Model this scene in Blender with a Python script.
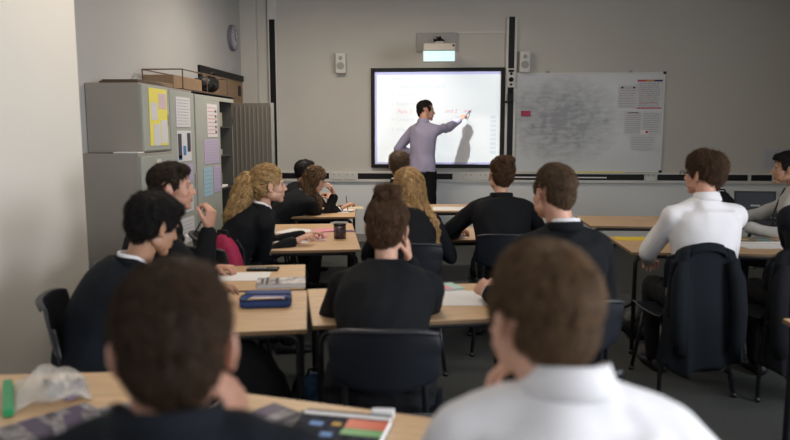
import bpy, bmesh, math, random
import numpy as np
from mathutils import Vector as V, Matrix, noise
from mathutils.bvhtree import BVHTree

PI = math.pi
SC = bpy.context.scene
COL = SC.collection
for o in list(bpy.data.objects):
    bpy.data.objects.remove(o)

# ------------------------------------------------------------------ camera
F_PX = 700.0
PITCH = math.atan(90 / F_PX)
YAW = math.atan(50 / F_PX * math.cos(PITCH))
cam = bpy.data.cameras.new('camera')
cam.sensor_width = 36.0
cam.lens = F_PX / 790 * 36.0
cam.clip_start = 0.05
cam.dof.use_dof = True
cam.dof.focus_distance = 7.0
cam.dof.aperture_fstop = 2.0
camo = bpy.data.objects.new('camera', cam)
camo.location = (0, 0, 1.43)
camo.rotation_euler = (PI / 2 - PITCH, 0, YAW)
COL.objects.link(camo)
SC.camera = camo

# ------------------------------------------------------------------ world, light, exposure
world = bpy.data.worlds.new('world')
SC.world = world
world.use_nodes = True
world.node_tree.nodes['Background'].inputs[0].default_value = (0.75, 0.82, 1.0, 1)
world.node_tree.nodes['Background'].inputs[1].default_value = 0.3
SC.view_settings.view_transform = 'Standard'
SC.view_settings.look = 'None'
SC.view_settings.gamma = 1
SC.view_settings.use_curve_mapping = False
SC.view_settings.exposure = 0.22
SC.cycles.max_bounces = 8
SC.cycles.diffuse_bounces = 5
SC.cycles.use_denoising = True


def area(name, loc, rot, sx, sy, power, col):
    l = bpy.data.lights.new(name, 'AREA')
    l.shape = 'RECTANGLE'
    l.size = sx
    l.size_y = sy
    l.energy = power
    l.color = col
    o = bpy.data.objects.new(name, l)
    o.location = loc
    o.rotation_euler = rot
    COL.objects.link(o)
    return o


RX0, RX1, RY0, RY1, RZ = -2.56, 4.35, -2.2, 8.9, 3.05
# daylight through the windows of the right-hand wall (beside and behind the camera)
area('daylight_side', (RX1 + 0.02, 0.3, 1.8), (0, PI / 2, 0), 1.6, 3.7, 225, (0.93, 0.96, 1.0))
# daylight fill added at unseen rear windows, behind the camera
area('rear_fill_light', (0.6, RY0 - 0.02, 1.9), (PI / 2, 0, 0), 4.2, 1.4, 16, (0.96, 0.97, 1.0))
# unseen warm ceiling lamps, added to brighten the left and middle
area('ceiling_fill_light', (-1.0, 6.6, RZ - 0.09), (0, 0, 0), 1.2, 0.25, 46, (1.0, 0.87, 0.71))
area('ceiling_fill_light_mid', (-0.9, 3.6, RZ - 0.09), (0, 0, 0), 1.2, 0.25, 16, (1.0, 0.86, 0.68))

# the projector's own beam: even light over the interactive board
BX0, BX1, BZ0, BZ1 = -0.885, 0.685, 0.995, 2.155
PJ = V((-0.06, 8.05, 2.26))
pl = bpy.data.lights.new('projector_beam', 'POINT')
pl.energy = 1.0
pl.shadow_soft_size = 0.012
pl.use_nodes = True
nt = pl.node_tree
em = [n for n in nt.nodes if n.type == 'EMISSION'][0]
tc = nt.nodes.new('ShaderNodeTexCoord')
sp = nt.nodes.new('ShaderNodeSeparateXYZ')
nt.links.new(tc.outputs['Normal'], sp.inputs[0])


def mnode(op, a, b=None, c=None):
    n = nt.nodes.new('ShaderNodeMath')
    n.operation = op
    for i, v in enumerate((a, b, c)):
        if v is None:
            continue
        if isinstance(v, (int, float)):
            n.inputs[i].default_value = v
        else:
            nt.links.new(v, n.inputs[i])
    return n.outputs[0]


ny = mnode('MAXIMUM', mnode('ABSOLUTE', sp.outputs[1]), 0.05)
HW = 8.885 - PJ.y
u = mnode('MULTIPLY', mnode('DIVIDE', sp.outputs[0], ny), HW)
w = mnode('MULTIPLY', mnode('DIVIDE', sp.outputs[2], ny), HW)
m = mnode('MULTIPLY', mnode('GREATER_THAN', u, BX0 - PJ.x), mnode('LESS_THAN', u, BX1 - PJ.x))
m = mnode('MULTIPLY', m, mnode('GREATER_THAN', w, BZ0 - PJ.z))
m = mnode('MULTIPLY', m, mnode('LESS_THAN', w, BZ1 - PJ.z))
m = mnode('MULTIPLY', m, mnode('GREATER_THAN', sp.outputs[1], 0.0))
inv3 = mnode('DIVIDE', 1.0, mnode('POWER', ny, 3.0))
BEAM = 18.0
nt.links.new(mnode('MULTIPLY', mnode('MULTIPLY', m, inv3), BEAM), em.inputs['Strength'])
em.inputs['Color'].default_value = (0.88, 0.96, 1.0, 1)
plo = bpy.data.objects.new('projector_beam', pl)
plo.location = PJ
COL.objects.link(plo)


# ------------------------------------------------------------------ materials
MATS = {}


def mat(name, col, rough=0.6, metal=0.0, var=0.0, vscale=8.0, bump=0.0, bscale=60.0, spec=0.5,
        emit=None, estr=0.0, alpha=1.0, trans=0.0, sheen=0.0, stretch=(1, 1, 1), detail=4.0, sss=0.0):
    if name in MATS:
        return MATS[name]
    m = bpy.data.materials.new(name)
    m.use_nodes = True
    t = m.node_tree
    b = t.nodes['Principled BSDF']
    b.inputs['Base Color'].default_value = (*col, 1)
    b.inputs['Roughness'].default_value = rough
    b.inputs['Metallic'].default_value = metal
    b.inputs['Specular IOR Level'].default_value = spec
    b.inputs['Alpha'].default_value = alpha
    b.inputs['Transmission Weight'].default_value = trans
    b.inputs['Sheen Weight'].default_value = sheen
    if sss:
        b.inputs['Subsurface Weight'].default_value = sss
        b.inputs['Subsurface Radius'].default_value = (0.01, 0.004, 0.002)
        b.inputs['Subsurface Scale'].default_value = 1.0
    if emit:
        b.inputs['Emission Color'].default_value = (*emit, 1)
        b.inputs['Emission Strength'].default_value = estr
    c = t.nodes.new('ShaderNodeTexCoord')
    mp = t.nodes.new('ShaderNodeMapping')
    mp.inputs['Scale'].default_value = stretch
    t.links.new(c.outputs['Object'], mp.inputs[0])
    if var > 0:
        n = t.nodes.new('ShaderNodeTexNoise')
        n.inputs['Scale'].default_value = vscale
        n.inputs['Detail'].default_value = detail
        t.links.new(mp.outputs[0], n.inputs['Vector'])
        r = t.nodes.new('ShaderNodeValToRGB')
        r.color_ramp.elements[0].position = 0.3
        r.color_ramp.elements[1].position = 0.7
        r.color_ramp.elements[0].color = tuple(max(0, x * (1 - var)) for x in col) + (1,)
        r.color_ramp.elements[1].color = tuple(min(1, x * (1 + var)) for x in col) + (1,)
        t.links.new(n.outputs[0], r.inputs[0])
        t.links.new(r.outputs[0], b.inputs['Base Color'])
    if bump > 0:
        n = t.nodes.new('ShaderNodeTexNoise')
        n.inputs['Scale'].default_value = bscale
        n.inputs['Detail'].default_value = 3
        t.links.new(mp.outputs[0], n.inputs['Vector'])
        bp = t.nodes.new('ShaderNodeBump')
        bp.inputs['Strength'].default_value = bump
        bp.inputs['Distance'].default_value = 0.01
        t.links.new(n.outputs[0], bp.inputs['Height'])
        t.links.new(bp.outputs[0], b.inputs['Normal'])
    MATS[name] = m
    return m


def hair_mat(name, dark, light, rough=0.58):
    if name in MATS:
        return MATS[name]
    m = bpy.data.materials.new(name)
    m.use_nodes = True
    t = m.node_tree
    b = t.nodes['Principled BSDF']
    b.inputs['Roughness'].default_value = rough
    b.inputs['Specular IOR Level'].default_value = 0.28
    a = t.nodes.new('ShaderNodeAttribute')
    a.attribute_name = 'strand'
    r = t.nodes.new('ShaderNodeValToRGB')
    r.color_ramp.elements[0].color = (*dark, 1)
    r.color_ramp.elements[1].color = (*light, 1)
    t.links.new(a.outputs['Fac'], r.inputs[0])
    t.links.new(r.outputs[0], b.inputs['Base Color'])
    MATS[name] = m
    return m


WALL = mat('wall_paint', (0.545, 0.528, 0.49), 0.8, var=0.03, vscale=1.5, bump=0.05, bscale=200)
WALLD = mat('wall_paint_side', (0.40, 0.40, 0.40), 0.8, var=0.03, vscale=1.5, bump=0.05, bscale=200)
CARPET = mat('carpet', (0.052, 0.056, 0.056), 0.95, var=0.45, vscale=140, bump=0.5, bscale=300)
CEIL = mat('ceiling_tile', (0.7, 0.7, 0.68), 0.9, var=0.03)
WHITEP = mat('white_plastic', (0.62, 0.61, 0.58), 0.4)
GREYP = mat('grey_plastic', (0.33, 0.32, 0.31), 0.5)
BLACKP = mat('black_plastic', (0.009, 0.009, 0.011), 0.5, spec=.25)
BLACKM = mat('black_metal', (0.012, 0.012, 0.014), 0.35)
CHAIRM = mat('navy_chair_plastic', (0.007, 0.009, 0.015), 0.42, bump=0.15, bscale=400)
CABM = mat('cabinet_grey_green', (0.345, 0.365, 0.335), 0.5, var=0.03, vscale=3)
CABS = mat('cabinet_side_shade', (0.285, 0.27, 0.245), 0.5, var=0.03, vscale=3)  # same cabinet paint, darkened: the shade on the sides is in the colour
CABIN = mat('cabinet_inside_shade', (0.05, 0.048, 0.045), 0.6)  # shade inside the open cupboard, put into the colour
WOODT = mat('beech_laminate', (0.62, 0.41, 0.235), 0.42, var=0.13, vscale=5, stretch=(1, 9, 9), detail=6)
WOODE = mat('beech_edge', (0.20, 0.12, 0.06), 0.5)
CARD = mat('cardboard', (0.27, 0.18, 0.11), 0.8, var=0.08)
PAPER = mat('white_paper', (0.78, 0.78, 0.80), 0.7)
PAPERW = mat('notice_paper', (0.62, 0.62, 0.66), 0.7)
LILAC = mat('lilac_paper', (0.44, 0.38, 0.56), 0.7)
BLUEP = mat('blue_paper', (0.30, 0.48, 0.60), 0.7)
YELP = mat('yellow_paper', (0.78, 0.70, 0.14), 0.7)
YELM = mat('yellow_book', (0.85, 0.62, 0.05), 0.5)
PINKP = mat('pink_paper', (0.78, 0.30, 0.38), 0.7)
REDM = mat('red_ink', (0.55, 0.05, 0.08), 0.6)
INKM = mat('dark_ink', (0.05, 0.05, 0.07), 0.6)
GREYI = mat('grey_ink', (0.35, 0.35, 0.38), 0.6)
TEXTG = mat('projected_grey_text', (0.66, 0.70, 0.73), 0.6)
TEXTR = mat('projected_red_text', (0.78, 0.46, 0.50), 0.6)
BLAZ = mat('blazer_black', (0.0062, 0.0072, 0.0095), 0.9, spec=.22, bump=0.12, bscale=500)
BLAZN = mat('blazer_navy_black', (0.0052, 0.0075, 0.0115), 0.9, spec=.22, bump=0.12, bscale=500)
TROU = mat('trouser_black', (0.006, 0.006, 0.008), 0.9, spec=.2)
SHIRT = mat('shirt_white', (0.74, 0.73, 0.76), 0.75, bump=0.06, bscale=300)
SHIRTG = mat('shirt_greyish', (0.42, 0.42, 0.42), 0.75)
SHIRTL = mat('shirt_lilac', (0.33, 0.305, 0.44), 0.75, bump=0.06, bscale=300)
TIE = mat('tie_dark', (0.03, 0.03, 0.06), 0.7)
SKIN = mat('skin_fair', (0.56, 0.30, 0.215), 0.5, var=0.06, vscale=30, sss=0.12)
SKIN2 = mat('skin_pale', (0.60, 0.345, 0.25), 0.5, var=0.06, vscale=30, sss=0.12)
SKIN3 = mat('skin_olive', (0.40, 0.22, 0.14), 0.5, var=0.06, vscale=30, sss=0.12)
LIPM = mat('lips', (0.45, 0.16, 0.13), 0.45)
EYEW = mat('eye_white', (0.36, 0.31, 0.29), 0.6)
EYED = mat('eye_iris', (0.03, 0.02, 0.015), 0.5)
H_BR = hair_mat('hair_brown', (0.010, 0.0055, 0.003), (0.075, 0.038, 0.018))
H_BR2 = hair_mat('hair_mid_brown', (0.020, 0.011, 0.006), (0.27, 0.16, 0.085))
H_DK = hair_mat('hair_dark', (0.008, 0.005, 0.003), (0.055, 0.032, 0.019))
H_BK = hair_mat('hair_black', (0.004, 0.003, 0.003), (0.014, 0.011, 0.010))
H_BL = hair_mat('hair_blonde', (0.17, 0.095, 0.038), (0.78, 0.53, 0.25))
H_LB = hair_mat('hair_light_brown', (0.05, 0.028, 0.015), (0.28, 0.165, 0.09))
H_GB = hair_mat('hair_golden', (0.15, 0.08, 0.03), (0.74, 0.48, 0.22))
H_AU = hair_mat('hair_auburn', (0.030, 0.016, 0.009), (0.19, 0.10, 0.052))
H_WB = hair_mat('hair_warm_brown', (0.02, 0.011, 0.006), (0.14, 0.076, 0.04))
H_BN = hair_mat('hair_chestnut', (0.035, 0.021, 0.012), (0.19, 0.115, 0.062))


# ------------------------------------------------------------------ mesh helpers
def link(name, me, m, parent=None, smooth=True):
    o = bpy.data.objects.new(name, me)
    COL.objects.link(o)
    if m:
        me.materials.append(m)
    if smooth:
        me.polygons.foreach_set('use_smooth', [True] * len(me.polygons))
    if parent:
        o.parent = parent
    return o


def tag(o, label, cat, group=None, kind=None):
    if label:
        o['label'] = label
    if cat:
        o['category'] = cat
    if group:
        o['group'] = group
    if kind:
        o['kind'] = kind
    return o


def empty(name, loc, rz=0, label=None, cat=None, group=None):
    o = bpy.data.objects.new(name, None)
    o.empty_display_size = 0.1
    COL.objects.link(o)
    o.location = loc
    o.rotation_euler = (0, 0, rz)
    return tag(o, label, cat, group)


class MB:
    """collects vertices and faces of one mesh"""

    def __init__(s):
        s.v = []
        s.f = []
        s.mi = []
        s.cur = 0

    def add(s, vs, fs):
        n = len(s.v)
        s.v += [tuple(x) for x in vs]
        s.f += [tuple(i + n for i in f) for f in fs]
        s.mi += [s.cur] * len(fs)

    def box(s, x0, x1, y0, y1, z0, z1, M=None):
        vs = [V((x, y, z)) for x in (x0, x1) for y in (y0, y1) for z in (z0, z1)]
        if M:
            vs = [M @ v for v in vs]
        s.add(vs, [(0, 1, 3, 2), (4, 6, 7, 5), (0, 4, 5, 1), (2, 3, 7, 6), (0, 2, 6, 4), (1, 5, 7, 3)])
        return s

    def loft(s, rings, cap=True, closed=False):
        n = len(rings[0])
        vs = [p for r in rings for p in r]
        fs = []
        k = len(rings)
        for i in range(k if closed else k - 1):
            j2 = (i + 1) % k
            for j in range(n):
                a, b = i * n + j, i * n + (j + 1) % n
                fs.append((a, b, j2 * n + (j + 1) % n, j2 * n + j))
        if cap and not closed:
            fs.append(tuple(range(n))[::-1])
            fs.append(tuple((k - 1) * n + j for j in range(n)))
        s.add(vs, fs)
        return s

    def tube(s, pts, rad, n=10, cap=True):
        pts = [V(p) for p in pts]
        if not isinstance(rad, (list, tuple)):
            rad = [rad] * len(pts)
        rings = []
        ref = None
        for i, p in enumerate(pts):
            d = (pts[min(i + 1, len(pts) - 1)] - pts[max(i - 1, 0)])
            d = d.normalized() if d.length > 1e-9 else V((0, 0, 1))
            if ref is None:
                ref = V((1, 0, 0)) if abs(d.x) < 0.8 else V((0, 1, 0))
            a = (ref - d * ref.dot(d)).normalized()
            ref = a
            b = d.cross(a)
            rings.append([p + (a * math.cos(t) + b * math.sin(t)) * rad[i] for t in [2 * PI * j / n for j in range(n)]])
        return s.loft(rings, cap)

    def ell(s, c, r, M=None, nu=16, nv=10):
        c = V(c)
        rings = []
        for i in range(1, nv):
            t = PI * i / nv
            rings.append([V((r[0] * math.sin(t) * math.cos(a), r[1] * math.sin(t) * math.sin(a), -r[2] * math.cos(t)))
                          for a in [2 * PI * j / nu for j in range(nu)]])
        if M:
            rings = [[M @ p for p in q] for q in rings]
        rings = [[p + c for p in q] for q in rings]
        n0 = len(s.v)
        s.loft(rings, cap=True)
        return s

    def mesh(s, name='m'):
        me = bpy.data.meshes.new(name)
        me.from_pydata(s.v, [], s.f)
        me.update()
        return me

    def build(s, name, m, parent=None, smooth=False, bevel=0.0, seg=2):
        me = s.mesh(name)
        ms = m if isinstance(m, (list, tuple)) else [m]
        o = link(name, me, None, parent, smooth)
        for q in ms:
            me.materials.append(q)
        if len(ms) > 1:
            me.polygons.foreach_set('material_index', s.mi)
        if bevel > 0:
            b = o.modifiers.new('bevel', 'BEVEL')
            b.width = bevel
            b.segments = seg
            b.limit_method = 'ANGLE'
        return o


def rot(ax, deg):
    return Matrix.Rotation(math.radians(deg), 3, ax)


def capsule(mb, p, q, r0, r1, n=12):
    p, q = V(p), V(q)
    mb.tube([p, q], [r0, r1], n)
    mb.ell(p, (r0,) * 3, nu=n, nv=8)
    mb.ell(q, (r1,) * 3, nu=n, nv=8)


def remesh(mb, voxel, smooth=3, factor=0.5):
    me = mb.mesh('tmp')
    o = bpy.data.objects.new('tmp', me)
    COL.objects.link(o)
    r = o.modifiers.new('r', 'REMESH')
    r.mode = 'VOXEL'
    r.voxel_size = voxel
    if smooth:
        s = o.modifiers.new('s', 'SMOOTH')
        s.factor = factor
        s.iterations = smooth
    dg = bpy.context.evaluated_depsgraph_get()
    ev = o.evaluated_get(dg)
    out = bpy.data.meshes.new_from_object(ev)
    bpy.data.objects.remove(o)
    bpy.data.meshes.remove(me)
    return out


def arrays(me):
    co = np.empty(len(me.vertices) * 3, np.float32)
    me.vertices.foreach_get('co', co)
    return co.reshape(-1, 3), [tuple(p.vertices) for p in me.polygons]


def join_meshes(name, mes):
    vs, fs, n = [], [], 0
    for me in mes:
        c, f = arrays(me)
        vs.append(c)
        fs += [tuple(i + n for i in q) for q in f]
        n += len(c)
    me = bpy.data.meshes.new(name)
    me.from_pydata(np.concatenate(vs).tolist(), [], fs)
    me.update()
    return me


def wrinkle(me, amp, scale, seed, stretch=(1, 1, 1)):
    off = V((seed * 3.7, seed * 1.3, seed * 7.1))
    n = len(me.vertices)
    co = np.empty(n * 3, np.float32)
    nr = np.empty(n * 3, np.float32)
    me.vertices.foreach_get('co', co)
    me.vertices.foreach_get('normal', nr)
    co = co.reshape(-1, 3)
    nr = nr.reshape(-1, 3)
    st = np.array(stretch) * scale
    R = np.array(Matrix.Rotation(0.7, 3, V((1, 0.6, 0.35)).normalized()))
    cs = co * st
    cs = cs + 0.22 * np.sin(cs[:, [1, 2, 0]] * 1.7 + seed) + 0.12 * np.sin(cs[:, [2, 0, 1]] * 3.1 + seed * 2)
    q = (cs @ R.T + np.array(off)).tolist()
    nz = noise.noise
    d = np.array([(0.6 - math.sqrt(nz(p) ** 2 + 0.006) * 2.6) * 0.9 + nz((p[0] * 2.1 + 5, p[1] * 2.1, p[2] * 2.1)) * 0.6 for p in q], np.float32)
    co += nr * (amp * d)[:, None]
    me.vertices.foreach_set('co', co.ravel())
    me.update()


# ------------------------------------------------------------------ people
def ik(S, W, l1, l2, pole):
    S, W = V(S), V(W)
    d = W - S
    L = min(d.length, (l1 + l2) * 0.995)
    dn = d.normalized()
    W = S + dn * L
    a = (l1 * l1 - l2 * l2 + L * L) / (2 * L)
    h = math.sqrt(max(l1 * l1 - a * a, 0))
    pv = V(pole)
    pv = (pv - dn * pv.dot(dn)).normalized()
    return S + dn * a + pv * h, W


def hand_mesh(wrist, d, n, side, curl=0.5, k=1.0, voxel=0.0035, spread=0.06, pinch=False):
    d = V(d).normalized()
    n = V(n)
    n = (n - d * n.dot(d)).normalized()
    u = d.cross(n) if side > 0 else n.cross(d)      # towards the thumb
    w = V(wrist)
    mb = MB()
    rings = []
    for t, hw, ht in ((-0.03, 0.026, 0.020), (0.0, 0.027, 0.019), (0.03, 0.036, 0.017), (0.065, 0.041, 0.015), (0.088, 0.039, 0.012)):
        c = w + d * t * k
        rings.append([c + (u * math.cos(a) * hw + n * math.sin(a) * ht) * k for a in [2 * PI * j / 14 for j in range(14)]])
    mb.loft(rings)
    lens = (0.070, 0.078, 0.072, 0.056)
    for i, L in enumerate(lens):
        off = (0.029, 0.010, -0.0095, -0.028)[i]
        kn = (0.084, 0.089, 0.086, 0.078)[i]
        p = w + (d * kn + u * off) * k
        ang = 0.0
        c = curl * (1.0 + 0.12 * (i - 1))
        if pinch and i == 0:
            c = curl * 0.75
        sd = (d + u * spread * (1.5 - i)).normalized()
        seg = (0.46, 0.30, 0.24)
        prev = p - d * 0.02 * k
        capsule(mb, prev, p, 0.0095 * k, 0.0095 * k, 8)
        for j in range(3):
            ang += c * (0.9, 1.1, 0.7)[j]
            dirv = sd * math.cos(ang) + n * math.sin(ang)
            q = p + dirv * L * seg[j] * k
            r0, r1 = (0.0092, 0.0088, 0.0082)[j], (0.0088, 0.0082, 0.0070)[j]
            capsule(mb, p, q, r0 * k, r1 * k, 8)
            p = q
    p = w + (d * 0.022 + u * 0.026) * k
    tdir = (d * 0.75 + u * 0.62 + n * 0.28).normalized()
    q = p + tdir * 0.038 * k
    capsule(mb, p, q, 0.0135 * k, 0.0115 * k, 8)
    tdir2 = (d * 0.9 + u * (0.25 - 0.4 * curl) + n * (0.3 + 0.5 * curl)).normalized()
    q2 = q + tdir2 * 0.030 * k
    capsule(mb, q, q2, 0.0105 * k, 0.0095 * k, 8)
    q3 = q2 + (tdir2 + n * 0.25 - u * 0.2).normalized() * 0.024 * k
    capsule(mb, q2, q3, 0.0095 * k, 0.0080 * k, 8)
    tip = w + (d * 0.11 + n * 0.045 + u * 0.015) * k
    return remesh(mb, voxel, 2, 0.4), tip


def head_mesh(k, voxel, female):
    mb = MB()
    E = mb.ell
    E((0, -0.014, 0.033), (0.074, 0.094, 0.083))
    E((0, -0.04, -0.01), (0.064, 0.062, 0.062))
    E((0, 0.040, -0.018), (0.058, 0.050, 0.076))
    E((0, 0.028, -0.068), (0.050 if female else 0.054, 0.052, 0.034))
    E((0, 0.066, -0.093), (0.024, 0.021, 0.020))
    for s in (-1, 1):
        E((s * 0.036, 0.054, -0.030), (0.021, 0.023, 0.024))
        E((s * 0.030, 0.044, -0.058), (0.022, 0.034, 0.034))
        E((s * 0.045, 0.010, -0.06), (0.014, 0.035, 0.025))
        E((s * 0.022, 0.0765, 0.022), (0.022, 0.010, 0.009))
        E((s * 0.009, 0.096, -0.033), (0.007, 0.009, 0.006))
        M = rot('Z', s * 22) @ rot('X', -8)
        E((s * 0.077, -0.006, -0.010), (0.0075, 0.018, 0.030), M)
        E((s * 0.078, 0.0, -0.034), (0.007, 0.010, 0.011), M)
        E((s * 0.083, -0.015, 0.000), (0.006, 0.009, 0.025), M)
    capsule(mb, (0, 0.083, 0.012), (0, 0.1045, -0.029), 0.0065, 0.0095, 10)
    E((0, 0.082, -0.057), (0.022, 0.013, 0.0070))
    E((0, 0.080, -0.068), (0.019, 0.014, 0.0075))
    E((0, 0.070, -0.045), (0.030, 0.022, 0.03))
    me = remesh(mb, voxel, 4, 0.5)
    for v in me.vertices:
        c = v.co
        for s in (-1, 1):
            dd = ((c.x - s * 0.030) / 0.016) ** 2 + ((c.z - 0.002) / 0.011) ** 2
            if c.y > 0.05 and dd < 6:
                c.y -= 0.008 * math.exp(-dd)
        d2 = (c.z + 0.062) ** 2 / 0.0025 ** 2 + (c.x / 0.022) ** 4
        if c.y > 0.07 and d2 < 6:
            c.y -= 0.004 * math.exp(-d2)
    me.transform(Matrix.Scale(k, 4))
    me.update()
    return me


def strands_mesh(cap_me, head_bvh, count, length, width, flow, lift, seed, nseg=4, jitter=0.4, keep=None):
    """thin tapered strands combed along the surface of the hair volume"""
    rnd = random.Random(seed)
    bv = BVHTree.FromPolygons([v.co.copy() for v in cap_me.vertices], [tuple(p.vertices) for p in cap_me.polygons])
    polys = [(p.center.copy(), p.normal.copy(), p.area) for p in cap_me.polygons]
    areas = np.cumsum([p[2] for p in polys])
    vs, fs, at = [], [], []
    tot = areas[-1]
    made = 0
    tries = 0
    idx = np.searchsorted(areas, [rnd.random() * tot for _ in range(count * 2)])
    for pi in idx:
        if made >= count:
            break
        pol = polys[min(pi, len(polys) - 1)]
        p = pol[0].copy()
        nrm = pol[1].copy()
        if keep and not keep(p):
            continue
        if head_bvh:
            loc, hn, _, dist = head_bvh.find_nearest(p)
            if loc and (p - loc).dot(hn) < 0.001:
                continue
        made += 1
        L = length * rnd.uniform(0.7, 1.15)
        ph = rnd.random() * 6.28
        jit = V((rnd.gauss(0, 1), rnd.gauss(0, 1), rnd.gauss(0, 1))) * jitter
        pts = [p - nrm * 0.002]
        q = p.copy()
        lf = lift * rnd.uniform(0.2, 1.3)
        for i in range(nseg):
            d = flow(q, ph)
            d = d + jit * (0.4 + 0.6 * i / nseg)
            loc, hn, _, dist = bv.find_nearest(q)
            hn = hn or nrm
            d = d - hn * d.dot(hn)
            if d.length < 1e-6:
                d = V((0, 0, -1))
            q = q + d.normalized() * L / nseg
            loc, hn, _, dist = bv.find_nearest(q)
            if loc is None:
                break
            q = loc + hn * 0.0008
            pts.append(loc + hn * (0.001 + lf * (i + 1) / nseg))
        base = len(vs)
        rr = rnd.random()
        for i, c in enumerate(pts):
            t = (pts[min(i + 1, len(pts) - 1)] - pts[max(i - 1, 0)]).normalized()
            a = t.cross(nrm)
            a = a.normalized() if a.length > 1e-5 else V((1, 0, 0))
            b = t.cross(a)
            wd = width * (1 - 0.75 * i / max(1, len(pts) - 1))
            for ang in (0, 2.094, 4.189):
                vs.append(c + a * math.cos(ang) * wd + b * math.sin(ang) * wd)
                at.append(rr)
        for i in range(len(pts) - 1):
            for j in range(3):
                a0 = base + i * 3 + j
                a1 = base + i * 3 + (j + 1) % 3
                fs.append((a0, a1, a1 + 3, a0 + 3))
    return vs, fs, at


def hair_obj(mbs, voxel, head_bvh, m, parent, count, length, width, flow, lift, seed, nseg=4, jitter=0.35,
             wr=(0.003, 40), keep=None, base=0.25):
    cap = remesh(mbs, voxel, 3, 0.5)
    wrinkle(cap, wr[0], wr[1], seed)
    vs, fs, at = strands_mesh(cap, head_bvh, count, length, width, flow, lift, seed, nseg, jitter, keep)
    c, f = arrays(cap)
    n = len(c)
    me = bpy.data.meshes.new('hair')
    me.from_pydata(c.tolist() + [tuple(v) for v in vs], [], f + [tuple(i + n for i in q) for q in fs])
    me.update()
    a = me.attributes.new('strand', 'FLOAT', 'POINT')
    rr = [base + 0.25 * noise.noise(V(x) * 55) + .15 * noise.noise(V(x) * 14) for x in c.tolist()]
    a.data.foreach_set('value', rr + at)
    return link('hair', me, m, parent, True)


def ribbon(mb, path, ups, h, th, widths=None):
    """a thin band of cloth along a path"""
    rings = []
    for i, p in enumerate(path):
        p = V(p)
        t = (V(path[min(i + 1, len(path) - 1)]) - V(path[max(i - 1, 0)])).normalized()
        up = V(ups[i]).normalized()
        o = t.cross(up).normalized()
        hh = h if widths is None else widths[i]
        rings.append([p + up * a * hh + o * b * th for a, b in ((-.5, -1), (.5, -1), (.55, 0), (.5, 1), (-.5, 1), (-.55, 0))])
    mb.loft(rings)


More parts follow.
